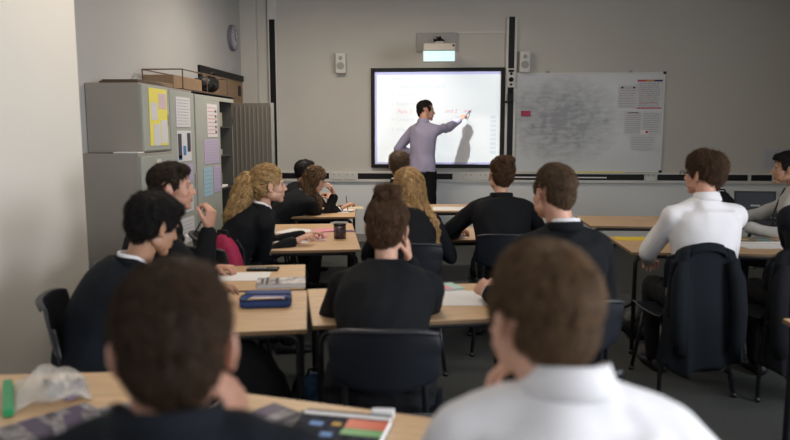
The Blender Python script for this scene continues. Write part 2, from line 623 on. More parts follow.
def person(label, head, heading, hyaw=0, hpitch=0, hroll=0, k=1.0, seat=0.42, stand=False,
           hands=None, top='blazer', topmat=None, skin=None, hair='short', hmat=None, group=None, female=False,
           detail=1.0, seed=1, lean=None, legs=True, curl=0.55, pole=None, palm=None, hdir=None, glasses=False, tie=None,
           syaw=0.0, width=1.0, collar=True, strandn=3000, pelvis_back=None, neck_off=(0, -0.042, -0.138), cat='person'):
    """head: world position of the head centre; heading in degrees, 0 looks to the front wall, + turns left"""
    topmat = topmat or BLAZ
    skin = skin or SKIN
    hr = math.radians(heading)
    H = V(head)
    fw = V((-math.sin(hr), math.cos(hr), 0))
    Rz = Matrix.Rotation(hr, 3, 'Z')
    Nw = H + Rz @ (V(neck_off) * k)
    pz = 0.94 if stand else seat + 0.09
    Sw = Nw + V((0, 0, -0.055 * k))
    dz = Sw.z - pz
    tl = (0.50 if stand else 0.445) * k
    back = math.sqrt(max(tl * tl - dz * dz, 0.0)) if dz < tl else 0.015
    if pelvis_back is not None:
        back = pelvis_back
    base = Sw - fw * back
    base.z = 0
    root_loc = V((base.x, base.y, 0))
    RI = Rz.inverted()

    def L(p):
        return RI @ (V(p) - root_loc)
    h = L(H)
    N = L(Nw)
    S = L(Sw)
    P = V((0, 0, pz))
    vx = 0.0062 / max(detail, 0.1)
    # spine
    bulge = 0.05 * min(1.0, back / 0.2)
    def spine(t):
        p = P.lerp(S, t)
        p = p + V((0, -bulge * math.sin(PI * t) + (-0.01), 0.02 * math.sin(PI * t)))
        return p
    kw = k * width
    prof = [(-0.10, .165, .125), (0.0, .172, .128), (.15, .162, .122), (.35, .146, .112), (.55, .156, .118), (.75, .170, .120), (.88, .164, .115), (1.0, .138, .104)]
    if female:
        prof = [(t, a * (0.92 if t > 0.2 else 1.0), b * 0.95) for t, a, b in prof]

    def torso(mb, ex, t0=-0.1, t1=2.0):
        rings = []
        for t, a, b in prof:
            if t < t0 or t > t1:
                continue
            c = spine(max(0, min(1, t)))
            tan = (spine(min(1, t + .05)) - spine(max(0, t - .05))).normalized()
            if t < 0:
                c = c + V((0, 0, t * 0.6))
            if t > 1:
                c = c + tan * (t - 1) * 0.4
            yw = math.radians(syaw) * max(0, min(1, t))
            rx = V((math.cos(yw), math.sin(yw), 0))
            fy = tan.cross(rx) * -1
            rings.append([c + rx * math.cos(q) * (a * kw + ex) + fy * math.sin(q) * (b * k + ex) * (1 - 0.12 * abs(math.cos(q)) ** 3)
                          for q in [2 * PI * j / 28 for j in range(28)]])
        mb.loft(rings)

    yw = math.radians(syaw)
    rx = V((math.cos(yw), math.sin(yw), 0))
    sw = (0.147 if female else 0.162) * kw
    J = {s: S + rx * s * sw + V((0, 0.0, -0.038)) for s in (-1, 1)}
    hands = hands or {}
    pole = pole or {}
    palm = palm or {}
    hdir = hdir or {}
    curls = curl if isinstance(curl, dict) else {-1: curl, 1: curl}
    l1, l2 = 0.285 * k, 0.245 * k
    A = {}
    for s in (-1, 1):
        tgt = hands.get(s)
        if tgt is None:
            W = V((s * 0.12, S.y + 0.27 * k, 0.71)) if not stand else J[s] + V((s * .04, .03, -.5))
        else:
            W = L(tgt)
        pv = pole.get(s, (s * 0.8, -0.3, -0.9))
        A[s] = ik(J[s], W, l1, l2, pv)

    def arms(mb, ex, end=1.0, inner=0.0):
        for s in (-1, 1):
            El, W = A[s]
            We = El.lerp(W, end)
            capsule(mb, J[s], El, 0.052 * k + ex, 0.042 * k + ex)
            capsule(mb, El, We, 0.042 * k + ex, 0.029 * k + ex * 1.15)
            capsule(mb, N + V((0, -0.01 - inner, -0.02 + inner)), J[s] + V((0, 0, 0.006)), 0.046 * k + ex * .6 + inner, 0.050 * k + ex + inner)

    def yoke(mb, top):
        rings = []
        for c, a, b in ((spine(.82), .150, .112), (spine(.96), .138, .106), (S.lerp(N, .40) + V((0, -.014, 0)), .098, .090), (N + V((0, -.018, top - .012)), .070, .070), (N + V((0, -.018, top)), .062, .062)):
            rings.append([c + V((math.cos(q) * a * k, math.sin(q) * b * k, 0)) for q in [2 * PI * j / 24 for j in range(24)]])
        mb.loft(rings)

    # --- body (skin): one continuous mesh
    mb = MB()
    torso(mb, -0.026, -0.1, 0.95)
    arms(mb, -0.012, 1.0, -0.012)
    skb = h + V((0, -0.035 * k, -0.05 * k))
    capsule(mb, skb, N + V((0, -0.006, -0.03)), (0.047 if female else 0.056) * k, (0.045 if female else 0.051) * k)
    Kn, An = {}, {}
    for s in (-1, 1):
        hip = P + V((s * 0.09, 0, -0.02))
        if stand:
            Kn[s] = V((s * 0.10, 0.02, 0.50))
            An[s] = V((s * 0.11, -0.02, 0.09))
        else:
            Kn[s] = V((s * 0.11, 0.40 * k, seat + 0.07))
            An[s] = V((s * 0.12, 0.36 * k if s > 0 else 0.30 * k, 0.09))
        capsule(mb, hip, Kn[s], 0.078 * k, 0.052 * k)
        capsule(mb, Kn[s], An[s], 0.052 * k, 0.036 * k)
    parts = [remesh(mb, 0.010, 3)]
    HM = (Matrix.Rotation(math.radians(hyaw), 4, 'Z') @ Matrix.Rotation(math.radians(hroll), 4, 'Y')
          @ Matrix.Rotation(math.radians(hpitch), 4, 'X'))
    HM = Matrix.Translation(h) @ HM
    hm = head_mesh(k, 0.0042 / detail, female)
    hm.transform(HM)
    hm.update()
    parts.append(hm)
    HS = HM @ Matrix.Scale(k, 4)
    tips = {}
    for s in (-1, 1):
        El, W = A[s]
        d = (W - El).normalized()
        if s in hdir:
            d = RI @ V(hdir[s])
        n = RI @ V(palm[s]) if s in palm else V((0, 0, -1))
        if abs(n.normalized().dot(d.normalized())) > 0.95:
            n = V((s * -1, 0.2, 0))
        me, tip = hand_mesh(W + d * 0.012, d, n, s, curls[s], k * (0.92 if female else 1), 0.0036 / detail)
        parts.append(me)
        tips[s] = root_loc + Rz @ tip
    body = join_meshes('person', parts)
    ob = link('person', body, skin, None)
    ob.location = root_loc
    ob.rotation_euler = (0, 0, hr)
    tag(ob, label, cat, group)
    # --- eyes
    for s in (-1, 1):
        e = MB().ell((0, 0, 0), (0.0115, 0.0115, 0.0115))
        me = e.mesh('eye')
        me.transform(HS @ Matrix.Translation(V((s * 0.030, 0.0650, 0.001))))
        eo = link('eye', me, EYEW, ob)
        e = MB().ell((0, 0, 0), (0.0058, 0.0035, 0.0058))
        me = e.mesh('iris')
        me.transform(HS @ Matrix.Translation(V((s * 0.030, 0.0750, 0.001))))
        link('iris', me, EYED, eo)
    mb = MB().ell((0, 0.0915, -0.0570), (0.018, 0.0035, 0.0038)).ell((0, 0.0900, -0.0665), (0.016, 0.0045, 0.0048))
    me = mb.mesh('lips')
    me.transform(HS)
    link('lips', me, LIPM, ob)
    mb = MB()
    for s in (-1, 1):
        mb.ell((s * 0.030, 0.0825, 0.0215), (0.015, 0.004, 0.0026), rot('Y', s * 8))
    me = mb.mesh('eyebrow')
    me.transform(HS)
    link('eyebrow', me, EYED, ob)
    # --- hair
    hb = BVHTree.FromPolygons([v.co.copy() for v in hm.vertices], [tuple(p.vertices) for p in hm.polygons])
    H3 = HS.to_3x3()

    def hp(*p):
        return HS @ V(p)

    def E(mb, c, r, M=None):
        MM = H3 @ (M or Matrix.Identity(3))
        mb.ell(hp(*c), r, MM)
    mb = MB()
    hm_ = hmat or H_BR
    vxh = 0.0048 / detail
    HI = HS.inverted()

    def crown_flow(q, ph):
        l = HI @ q
        d = l - V((0.01, -0.05, 0.13))
        d.z -= 0.06
        return (H3 @ d).normalized()
    if hair in ('short', 'crop', 'thick'):
        th = {'short': 0.0, 'crop': -0.004, 'thick': 0.008}[hair]
        E(mb, (0, -0.022, 0.048), (0.079 + th, 0.099 + th, 0.079 + th), rot('X', 14))
        E(mb, (0, -0.046, 0.0), (0.067 + th * .6, 0.067 + th * .6, 0.072))
        E(mb, (0, -0.050, -0.044), (0.045, 0.044, 0.040))
        if hair != 'crop':
            E(mb, (0.012, 0.052, 0.088), (0.050, 0.036, 0.024), rot('X', -20))
        for s in (-1, 1):
            E(mb, (s * 0.064, 0.012, 0.022), (0.014, 0.026, 0.034))
        hair_obj(mb, vxh, hb, hm_, ob, strandn, 0.030 if hair != 'thick' else 0.040, 0.0009 / detail, crown_flow,
                 {'short': 0.006, 'crop': 0.004, 'thick': 0.015}[hair], seed, 4, 0.45, (0.0035, 45))
    elif hair in ('bun', 'lowbun'):
        bc = (0, -0.045, 0.148) if hair == 'bun' else (0, -0.085, 0.105)
        E(mb, (0, -0.020, 0.046), (0.080, 0.097, 0.078), rot('X', 12))
        E(mb, (0, -0.045, 0.0), (0.070, 0.068, 0.074))
        E(mb, (0, -0.050, -0.045), (0.048, 0.045, 0.04))
        for q in range(7):
            a = q * 0.9
            E(mb, (bc[0] + 0.030 * math.cos(a), bc[1] + 0.024 * math.sin(a), bc[2] + 0.006 * math.sin(q * 2.3)), (0.022, 0.020, 0.019))
        E(mb, (bc[0], bc[1], bc[2] + .006), (0.026, 0.024, 0.022))

        def flow(q, ph):
            l = HI @ q
            d = V(bc) - l
            if d.length < 0.056:
                return H3 @ V((-d.z, d.x * 0.3, d.x)).normalized()
            return (H3 @ d).normalized()
        hair_obj(mb, vxh, hb, hm_, ob, strandn, 0.05, 0.0009 / detail, flow, 0.010, seed, 5, 0.45, (0.005, 38))
    elif hair in ('long', 'ponytail', 'longdown'):
        E(mb, (0, -0.018, 0.046), (0.083, 0.098, 0.082), rot('X', 12))
        E(mb, (0, -0.045, 0.0), (0.075, 0.070, 0.075))
        if hair == 'ponytail':
            E(mb, (0, -0.050, -0.04), (0.050, 0.045, 0.04))
            tie_p = hp(0, -0.108, 0.055)
            bk = (H3 @ V((0, -1, 0))).normalized()
            bk.z = 0
            tail = [tie_p, tie_p + bk * 0.020 + V((0, 0, 0.006)), tie_p + bk * 0.045 + V((0, 0, -0.045)),
                    tie_p + bk * 0.060 + V((0, 0, -0.11)), tie_p + bk * 0.085 + V((0, 0, -0.18)), tie_p + bk * 0.13 + V((0, 0, -0.23)), tie_p + bk * 0.17 + V((0, 0, -0.265))]
            mb.tube(tail, [0.026, 0.042, 0.056, 0.062, 0.058, 0.042, 0.016], 14)

            def flow(q, ph):
                l = HI @ q
                if (q - tie_p).dot(bk) > 0.01 or q.z < tie_p.z - 0.10:
                    return V((math.sin(q.z * 95 + ph * .4) * .75 + bk.x * .5, bk.y * .5 + math.cos(q.z * 85 + ph * .4) * .75, -1)).normalized()
                return (tie_p - q).normalized()
            hair_obj(mb, vxh, hb, hm_, ob, strandn, 0.12, 0.0015 / detail, flow, 0.018, seed, 11, 0.2, (0.011, 24))
        else:
            nb = N - h
            side = 0.060 if hair == 'long' else 0.055
            bot = 0.35 if hair == 'longdown' else 0.26
            g_ = 1.0 if hair == 'longdown' else 0.0
            pts = [hp(0, -0.05, 0.03), hp(0, -0.065, -0.06), h + V((.01 * g_, -0.095, -0.13)), h + V((.03 * g_, -0.125 - 0.02, -0.20)), h + V((.05 * g_, -0.15, -bot)), h + V((.07 * g_, -0.155, -bot - 0.06))]
            rr = [(0.082, 0.06), (0.094, 0.055), (0.108 + .014 * g_, 0.050), (0.116 + .036 * g_, 0.042), (0.105 + .030 * g_, 0.034), (0.050 + .03 * g_, 0.014)]
            rings = [[c + V((math.cos(q) * a, math.sin(q) * b, 0)) for q in [2 * PI * j / 18 for j in range(18)]] for c, (a, b) in zip(pts, rr)]
            mb.loft(rings)
            for s in (-1, 1):
                mb.tube([hp(s * 0.060, 0.0, 0.045), hp(s * 0.078, 0.01, -0.03), hp(s * 0.078, 0.0, -0.10), h + V((s * 0.09, 0.01, -0.19)), h + V((s * 0.095, 0.02, -0.26))],
                        [0.028, 0.024, 0.026, 0.024, 0.010], 10)

            def flow(q, ph):
                l = HI @ q
                if l.z > 0.02:
                    d = H3 @ V((0.7 if l.x > 0 else -0.7, -0.5, -0.6))
                    return d.normalized()
                return V((math.sin(q.z * 70 + ph * .5) * .5, math.cos(q.z * 60 + ph * .5) * .35, -1)).normalized()
            hair_obj(mb, vxh, hb, hm_, ob, strandn, 0.14, 0.0014 / detail, flow, 0.014, seed, 11, 0.2, (0.009, 26))
    # --- garments
    def collar_path(r, up, back_up, front_drop, n=17, open_front=0.0):
        pts, ups = [], []
        for i in range(n):
            a = -PI / 2 + 0.35 + open_front + (2 * PI - 0.7 - 2 * open_front) * i / (n - 1)
            c = N + V((math.cos(a + PI) * r, -0.008 - math.sin(a + PI) * -r * 0.95, 0))
            # a sweeps round the back of the neck
            t = 0.5 - 0.5 * math.sin(a + PI)
            b = (c.y - N.y) / r
            c.z += up + (back_up if b < 0 else -front_drop) * abs(b)
            pts.append(c)
            ups.append(V(((c.x - N.x) * -2.5, (c.y - N.y) * -2.5, 1)))
        return pts, ups

    mb = MB()
    if top == 'blazer':
        torso(mb, 0.016)
        yoke(mb, .012 if not collar else -.010)
        arms(mb, 0.013, 0.93)
        for s in (-1, 1):                       # skirts of the jacket over the thighs
            capsule(mb, P + V((s * .09, 0, -0.02)), P.lerp(Kn[s], 0.35 if not stand else 0.2) + V((0, 0, -0.0)), 0.098 * k, 0.088 * k)
        me = remesh(mb, 0.0088 / detail, 15)
        wrinkle(me, 0.0062, 7.5, seed, (1, 1, 0.6))
        g = link('blazer', me, topmat, ob)
        pts, ups = collar_path(0.073 * k, 0.004 if collar else .004, 0.010, 0.055)
        mb = MB()
        ribbon(mb, pts, ups, 0.036, 0.005)
        c = mb.build('collar', topmat, g, True)
        if collar:
            pts, ups = collar_path(0.062 * k, 0.016, 0.012, 0.040)
            mb = MB()
            ribbon(mb, pts, ups, 0.034, 0.0035)
            mb.build('shirt_collar', SHIRT, ob, True)
            mb = MB()
            rings = []
            for t_, hw_ in ((1.04, .050), (.98, .046), (.9, .038), (.8, .026), (.7, .013), (.62, .003)):
                c = spine(min(1, t_)) + V((0, 0, .03 * max(0, t_ - 1) * 20 * .6))
                tan = (spine(min(1, t_ + .05)) - spine(t_ - .05)).normalized()
                fy = tan.cross(rx)
                dep = (.108 if t_ > .85 else .118) * k + .027
                rings.append([c + rx * x_ * hw_ + fy * (dep + y_) for x_, y_ in ((-1, -.012), (-.5, .002), (0, .005), (.5, .002), (1, -.012), (0, -.014))])
            mb.loft(rings)
            mb.build('shirt_front', SHIRT, ob)
            mb = MB()
            for s in (-1, 1):
                El, W = A[s]
                d = (W - El).normalized()
                mb.tube([W - d * 0.03, W - d * 0.002], [0.036 * k, 0.035 * k], 14)
            mb.build('shirt_cuffs', SHIRT, ob, True)
    else:
        torso(mb, 0.014)
        yoke(mb, .020)
        arms(mb, 0.013, 0.95)
        me = remesh(mb, 0.0075 / detail, 26)
        wrinkle(me, 0.0095, 6.5, seed, (1, 1, 0.55))
        g = link('shirt', me, topmat, ob)
        pts, ups = collar_path(0.069 * k, 0.016, 0.012, 0.045)
        ups = [V((u_.x * 2.2, u_.y * 2.2, 1)) for u_ in ups]
        mb = MB()
        ribbon(mb, pts, ups, 0.046, 0.004)
        mb.build('shirt_collar', topmat, g, True)
        mb = MB()
        for s in (-1, 1):
            El, W = A[s]
            d = (W - El).normalized()
            mb.tube([W - d * 0.06, W - d * 0.055, W - d * 0.004, W + d * 0.0], [0.034 * k, 0.041 * k, 0.040 * k, 0.033 * k], 14)
        mb.build('cuffs', topmat, g, True)
    if tie:
        mb = MB()
        tp = N + V((0, 0.075, -0.01)) * k
        rings = []
        for t, w_ in ((0, .014), (.04, .018), (.06, .012), (.2, .025), (.34, .034), (.38, .004)):
            c = tp.lerp(spine(0.15) + V((0, 0.145, 0)), t / 0.40) + V((0, 0.045 * math.sin(PI * t / .4), 0))
            rings.append([c + V((x * w_, y * .006, 0)) for x, y in ((-1, 0), (0, -1), (1, 0), (0, 1))])
        mb.loft(rings)
        mb.build('tie', tie, ob, True)
    # --- trousers, shoes
    mb = MB()
    mb.ell(P + V((0, -0.01, -0.015)), (0.172 * k, 0.125 * k, 0.11))
    if stand:
        mb.ell(P + V((0, 0, 0.06)), (0.158 * k, 0.120 * k, 0.10))
    for s in (-1, 1):
        capsule(mb, P + V((s * .09, 0, -0.02)), Kn[s], 0.092 * k, 0.068 * k)
        capsule(mb, Kn[s], An[s] + V((0, 0, 0.0)), 0.068 * k, 0.052 * k)
    me = remesh(mb, 0.011, 4)
    wrinkle(me, 0.004, 10, seed + 5)
    link('trousers', me, TROU, ob)
    for s in (-1, 1):
        a = An[s]
        rings = []
        for y, w_, t, b in ((-.075, .022, .045, .012), (-.06, .034, .075, 0.002), (-.01, .038, .085, 0.0), (.05, .043, .062, 0), (.11, .047, .05, 0), (.16, .040, .042, .002), (.185, .018, .03, .010)):
            rings.append([V((a.x + math.cos(q) * w_, a.y + y, (t + b) / 2 + math.sin(q) * (t - b) / 2 + 0.002)) for q in [2 * PI * j / 14 for j in range(14)]])
        MB().loft(rings).build('shoe', BLACKP, ob, True)
    if glasses:
        mb = MB()
        for s in (-1, 1):
            mb.tube([HS @ V((s * 0.031 + 0.022 * math.cos(a), 0.106, 0.002 + 0.015 * math.sin(a))) for a in [2 * PI * j / 16 for j in range(17)]], 0.0018 * k, 6)
            mb.tube([HS @ V((s * 0.053, 0.104, 0.006)), HS @ V((s * 0.080, 0.07, 0.006)), HS @ V((s * 0.083, -0.004, 0.006)), HS @ V((s * 0.083, -0.02, -0.008))], 0.0022 * k, 6)
        mb.tube([HS @ V((-0.01, 0.108, 0.006)), HS @ V((0.01, 0.108, 0.006))], 0.0018 * k, 6)
        mb.build('glasses', BLACKP, ob, True)
    return ob, root_loc, hr, tips


# ------------------------------------------------------------------ furniture
def copy_tree(o, parent=None):
    c = o.copy()
    COL.objects.link(c)
    if parent:
        c.parent = parent
    for ch in o.children:
        copy_tree(ch, c)
    return c


def chair_proto():
    t = empty('school_chair', (0, 0, 0))
    # backrest: a curved moulded panel with rolled top edge
    mb = MB()
    nu, prof = 18, []
    for i in range(11):
        v = i / 10
        z = 0.560 + 0.230 * v
        y = -0.205 - 0.035 * v
        prof.append((y, z, 0.190 - 0.012 * (1 - v) ** 2 - 0.03 * max(0, v - .85) / .15 * .5, 0))
    prof.append((-0.252, 0.792, 0.185, 0))
    prof.append((-0.260, 0.782, 0.180, 0))
    fr, bk = [], []
    for (y, z, hw, _) in prof:
        rowf, rowb = [], []
        for j in range(nu + 1):
            u = -1 + 2 * j / nu
            yy = y + 0.045 * u * u
            zz = z - (0.018 * abs(u) ** 4 if z > .7 else 0) + (0.045 * (1 - (1 - u * u)) * 0 if z > .6 else 0)
            if z < 0.62:
                zz = z + 0.035 * u * u * (0.62 - z) / 0.06
            rowf.append(V((hw * u, yy, zz)))
            rowb.append(V((hw * u, yy - 0.007, zz)))
        fr.append(rowf)
        bk.append(rowb)
    rings = [f + b[::-1] for f, b in zip(fr, bk)]
    mb.loft(rings)
    mb.build('backrest', CHAIRM, t, True, 0.002, 1)
    # seat shell with turned-up rear
    mb = MB()
    rings = []
    for i in range(15):
        v = i / 14
        if v < .12:
            y, z = 0.215 - 0.0 * v, 0.400 + 0.2 * v * .9
        elif v < .78:
            q = (v - .12) / .66
            y, z = 0.205 - 0.37 * q, 0.424 - 0.012 * math.sin(PI * q)
        else:
            q = (v - .78) / .22
            y, z = -0.165 - 0.045 * math.sin(q * PI / 2), 0.424 + 0.065 * q * q
        hw = 0.205 - 0.02 * max(0, v - .78) / .22
        rf = [V((hw * (-1 + 2 * j / nu), y, z + 0.012 * (-1 + 2 * j / nu) ** 4)) for j in range(nu + 1)]
        rb = [p + V((0, 0.0, -0.008)) if v < .78 else p + V((0, -0.008, -0.002)) for p in rf]
        rings.append(rf + rb[::-1])
    mb.loft(rings)
    mb.build('seat', CHAIRM, t, True)
    for s in (-1, 1):
        mb = MB().tube([(s * 0.15, -0.13, 0.405), (s * 0.14, -0.150, 0.46), (s * 0.135, -0.168, 0.56), (s * 0.13, -0.192, 0.68)], 0.011, 10)
        mb.build('back_post', BLACKM, t, True)
        MB().tube([(s * 0.15, 0.14, 0.408), (s * 0.185, 0.215, 0.012)], 0.0115, 10).tube([(s * 0.1852, 0.2155, 0.025), (s * 0.186, 0.217, 0.0)], 0.015, 10).build('leg', BLACKM, t, True)
        MB().tube([(s * 0.16, -0.13, 0.408), (s * 0.205, -0.235, 0.012)], 0.0115, 10).tube([(s * 0.2052, -0.236, 0.025), (s * 0.206, -0.238, 0.0)], 0.015, 10).build('leg', BLACKM, t, True)
    MB().tube([(-0.16, -0.13, 0.402), (0.16, -0.13, 0.402)], 0.010, 8).tube([(-0.15, 0.14, 0.402), (0.15, 0.14, 0.402)], 0.010, 8).tube([(-.15, .14, .402), (-.16, -.13, .402)], .010, 8).tube([(.15, .14, .402), (.16, -.13, .402)], .010, 8).build('seat_frame', BLACKM, t, True)
    return t


_proto = [chair_proto(), False]


def chair(loc, heading, label, group='moulded school chairs'):
    o = _proto[0] if not _proto[1] else copy_tree(_proto[0])
    _proto[1] = True
    o.location = (loc[0], loc[1], 0)
    o.rotation_euler = (0, 0, math.radians(heading))
    tag(o, label, 'chair', group)
    return o


TZ = 0.67


def table(corner, rotd, wx, dy, label, which='fl', group='classroom tables', leg_in=0.03):
    """corner = front-left (fl), front-right (fr) or back-left (bl) corner of the top, in metres"""
    r = math.radians(rotd)
    lx = {'fl': wx / 2, 'fr': -wx / 2, 'bl': wx / 2}[which]
    ly = {'fl': dy / 2, 'fr': dy / 2, 'bl': -dy / 2}[which]
    cx = corner[0] + lx * math.cos(r) - ly * math.sin(r)
    cy = corner[1] + lx * math.sin(r) + ly * math.cos(r)
    t = empty('classroom_table', (cx, cy, 0), r, label, 'table', group)
    MB().box(-wx / 2, wx / 2, -dy / 2, dy / 2, TZ - 0.018, TZ).build('tabletop', WOODT, t, bevel=0.003)
    mb = MB()
    a, b = wx / 2 - leg_in, dy / 2 - leg_in
    e = 0.0015
    mb.box(-wx / 2 - e, wx / 2 + e, -dy / 2 - e, -dy / 2 + .002, TZ - 0.0185, TZ - 0.003)
    mb.box(-wx / 2 - e, wx / 2 + e, dy / 2 - .002, dy / 2 + e, TZ - 0.0185, TZ - 0.003)
    mb.box(-wx / 2 - e, -wx / 2 + .002, -dy / 2, dy / 2, TZ - 0.0185, TZ - 0.003)
    mb.box(wx / 2 - .002, wx / 2 + e, -dy / 2, dy / 2, TZ - 0.0185, TZ - 0.003)
    mb.build('edge_band', WOODE, t)
    mb = MB()
    for s in (-1, 1):
        mb.tube([(-a + .06, s * b, TZ - .032), (a - .06, s * b, TZ - .032)], .0125, 8)
        mb.tube([(s * (a - .07), -b, TZ - .032), (s * (a - .07), b, TZ - .032)], .0125, 8)
    mb.build('frame', BLACKM, t)
    for sx in (-1, 1):
        for sy in (-1, 1):
            R_ = .05
            arc = [(sx * (a - R_ + R_ * math.cos(q)), sy * b, TZ - .032 - R_ + R_ * math.sin(q)) for q in [PI / 2 * i_ / 6 for i_ in range(7)]]
            mb = MB().tube([(sx * a, sy * b, .004)] + arc + [(sx * (a - .09), sy * b, TZ - .032)], .0135, 10)
            mb.tube([(sx * a, sy * b, 0), (sx * a, sy * b, .028)], .0165, 10)
            mb.build('leg', BLACKM, t, True)
    return t


# ================================================================== SETTING
def struct(o):
    o['kind'] = 'structure'
    return o


struct(MB().box(RX0 - .1, RX1 + .1, RY0 - .1, RY1 + .1, -0.1, 0).build('floor', CARPET))
struct(MB().box(RX0 - .1, RX1 + .1, RY0 - .1, RY1 + .1, RZ, RZ + .1).build('ceiling', CEIL))
struct(MB().box(RX0, RX1, RY1, RY1 + .1, 0, RZ).build('wall_front', WALL))
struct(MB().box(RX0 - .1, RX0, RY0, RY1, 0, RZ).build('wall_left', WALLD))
# right wall with a window opening beside the camera
mb = MB()
mb.box(RX1, RX1 + .1, 2.2, RY1, 0, RZ)
mb.box(RX1, RX1 + .1, RY0, -1.6, 0, RZ)
mb.box(RX1, RX1 + .1, -1.6, 2.2, 0, 0.95)
mb.box(RX1, RX1 + .1, -1.6, 2.2, 2.65, RZ)
struct(mb.build('wall_right', WALL))
mb = MB()
mb.box(RX0, -1.6, RY0 - .1, RY0, 0, RZ).box(2.8, RX1, RY0 - .1, RY0, 0, RZ).box(-1.6, 2.8, RY0 - .1, RY0, 0, 1.15).box(-1.6, 2.8, RY0 - .1, RY0, 2.65, RZ)
struct(mb.build('wall_back', WALL))
mb = MB()
for y in (-1.6, -0.35, 0.9, 2.15):
    mb.box(RX1 - .02, RX1 + .01, y, y + .05, 0.95, 2.65)
mb.box(RX1 - .02, RX1 + .01, -1.6, 2.2, 0.93, 0.97).box(RX1 - .02, RX1 + .01, -1.6, 2.2, 2.62, 2.66)
struct(mb.build('window_1', WHITEP))
mb = MB()
for x in (-1.6, -.15, 1.3, 2.75):
    mb.box(x, x + .05, RY0 - .01, RY0 + .02, 1.15, 2.65)
mb.box(-1.6, 2.8, RY0 - .01, RY0 + .02, 1.13, 1.17).box(-1.6, 2.8, RY0 - .01, RY0 + .02, 2.62, 2.66)
struct(mb.build('window_2', WHITEP))
# projecting pier on the left
struct(MB().box(RX0, -1.95, RY0, 3.67, 0, RZ).build('wall_left_pier', mat('wall_paint_pier', (0.68, 0.655, 0.61), 0.8, var=0.02, vscale=1.2, bump=0.05, bscale=200), bevel=0.008))
struct(MB().box(RX0 + .0, RX1, RY1 - .014, RY1, 0, 0.10).build('baseboard_front', GREYP))
struct(MB().box(RX0, RX0 + .014, 3.67, RY1 - .02, 0, 0.10).build('baseboard_left', GREYP))
struct(MB().box(RX0 + .2, RX1, RY1 - .008, RY1 + .01, .10, .776).build('trim_6', mat('lower_wall_tone', (.74, .76, .77), .7, var=.02, vscale=2)))  # lower wall band, paler and bluer than the wall above
# boxed column in the left front corner
struct(MB().box(RX0, -2.36, RY1 - .10, RY1, 0, RZ).build('trim_1', WALL))
# vertical service rails on the front wall: white trunking with black insert
for i, (x, wd, z0, z1) in enumerate(((-2.17, 0.11, 0.90, 3.05), (0.805, 0.13, 0.90, 2.79))):
    mb = MB().box(x - wd / 2, x + wd / 2, RY1 - 0.045, RY1, z0, z1)
    mb.cur = 1
    mb.box(x - 0.036, x + 0.036, RY1 - 0.050, RY1 - 0.044, z0, 2.80)
    struct(mb.build('trim_%d' % (i + 2), [WHITEP, BLACKP], bevel=0.002))
# horizontal dado trunking: white body, black insert in sections
mb = MB().box(-2.36, RX1, RY1 - 0.055, RY1, 0.775, 0.905)
mb.cur = 1
for a, b in ((-2.1, -1.47), (-1.10, 0.1), (0.75, 1.17), (1.2, 2.46), (2.62, 3.70), (3.74, 4.02), (4.08, 4.3)):
    mb.box(a, b, RY1 - 0.060, RY1 - 0.054, 0.812, 0.885)
struct(mb.build('trim_4', [WHITEP, BLACKP], bevel=0.003))
struct(MB().box(0.11, 0.74, RY1 - .02, RY1, 2.612, 2.632).build('trim_5', WHITEP))
for x, z in ((-1.385, 0.848), (-1.235, 0.848), (0.62, .848), (2.52, .848), (1.04 + 1.36, .848), (2.56 + 1.5, .848), (-0.98, .848)):
    pass
for i, x in enumerate((-1.37, -1.20, 0.30, 0.48, 2.54, 4.05)):
    t = empty('wall_socket', (x, RY1 - .055, 0.845), 0, ['white double socket on the trunking left of the interactive board, the first from the left',
              'white double socket on the trunking just left of the interactive board', 'white socket on the trunking under the right half of the interactive board',
              'white socket on the trunking nearest under the right corner of the interactive board', 'white socket on the trunking under the right end of the whiteboard',
              'white socket on the trunking in the far right corner'][i], 'socket', 'trunking sockets')
    MB().box(-.065, .065, -.012, 0, -.042, .042).build('face_plate', WHITEP, t, bevel=.003)
    for s in (-1, 1):
        MB().box(s * .032 - .008, s * .032 + .008, -.016, -.011, .018, .034).build('rocker_switch', GREYP, t)

# ================================================================== FRONT WALL THINGS
YW = RY1
# interactive board
t = empty('interactive_whiteboard', (-0.10, YW, 1.575), 0, 'black-framed interactive board showing a bright projected page', 'whiteboard')
ox, oz = -0.10, 1.575
mb = MB()
x0, x1, z0, z1 = -0.93 - ox, 0.73 - ox, 0.955 - oz, 2.195 - oz
fwid = 0.045
mb.box(x0, x1, -.05, 0, z1 - fwid, z1).box(x0, x1, -.05, 0, z0, z0 + fwid)
mb.box(x0, x0 + fwid, -.05, 0, z0 + fwid, z1 - fwid).box(x1 - fwid, x1, -.05, 0, z0 + fwid, z1 - fwid)
mb.build('frame', BLACKP, t, bevel=.006)
BOARD = mat('board_surface', (0.80, 0.80, 0.80), 0.55)
MB().box(x0 + fwid, x1 - fwid, -.02, -.001, z0 + fwid, z1 - fwid).build('board_surface', BOARD, t)
MB().box(x0 + .3, x1 - .3, -.075, -.05, z0 + .004, z0 + .02).build('pen_ledge', BLACKP, t)


def text(body, loc, size, m, parent, name, shear=0.0, off=0.0):
    cu = bpy.data.curves.new(name, 'FONT')
    cu.body = body
    cu.size = size
    cu.extrude = 0.0004
    cu.shear = shear
    cu.offset = off
    o = bpy.data.objects.new(name, cu)
    COL.objects.link(o)
    dg = bpy.context.evaluated_depsgraph_get()
    me = bpy.data.meshes.new_from_object(o.evaluated_get(dg))
    bpy.data.objects.remove(o)
    me.transform(Matrix.Rotation(PI / 2, 4, 'X'))
    q = link(name, me, m, parent, False)
    q.location = loc
    return q


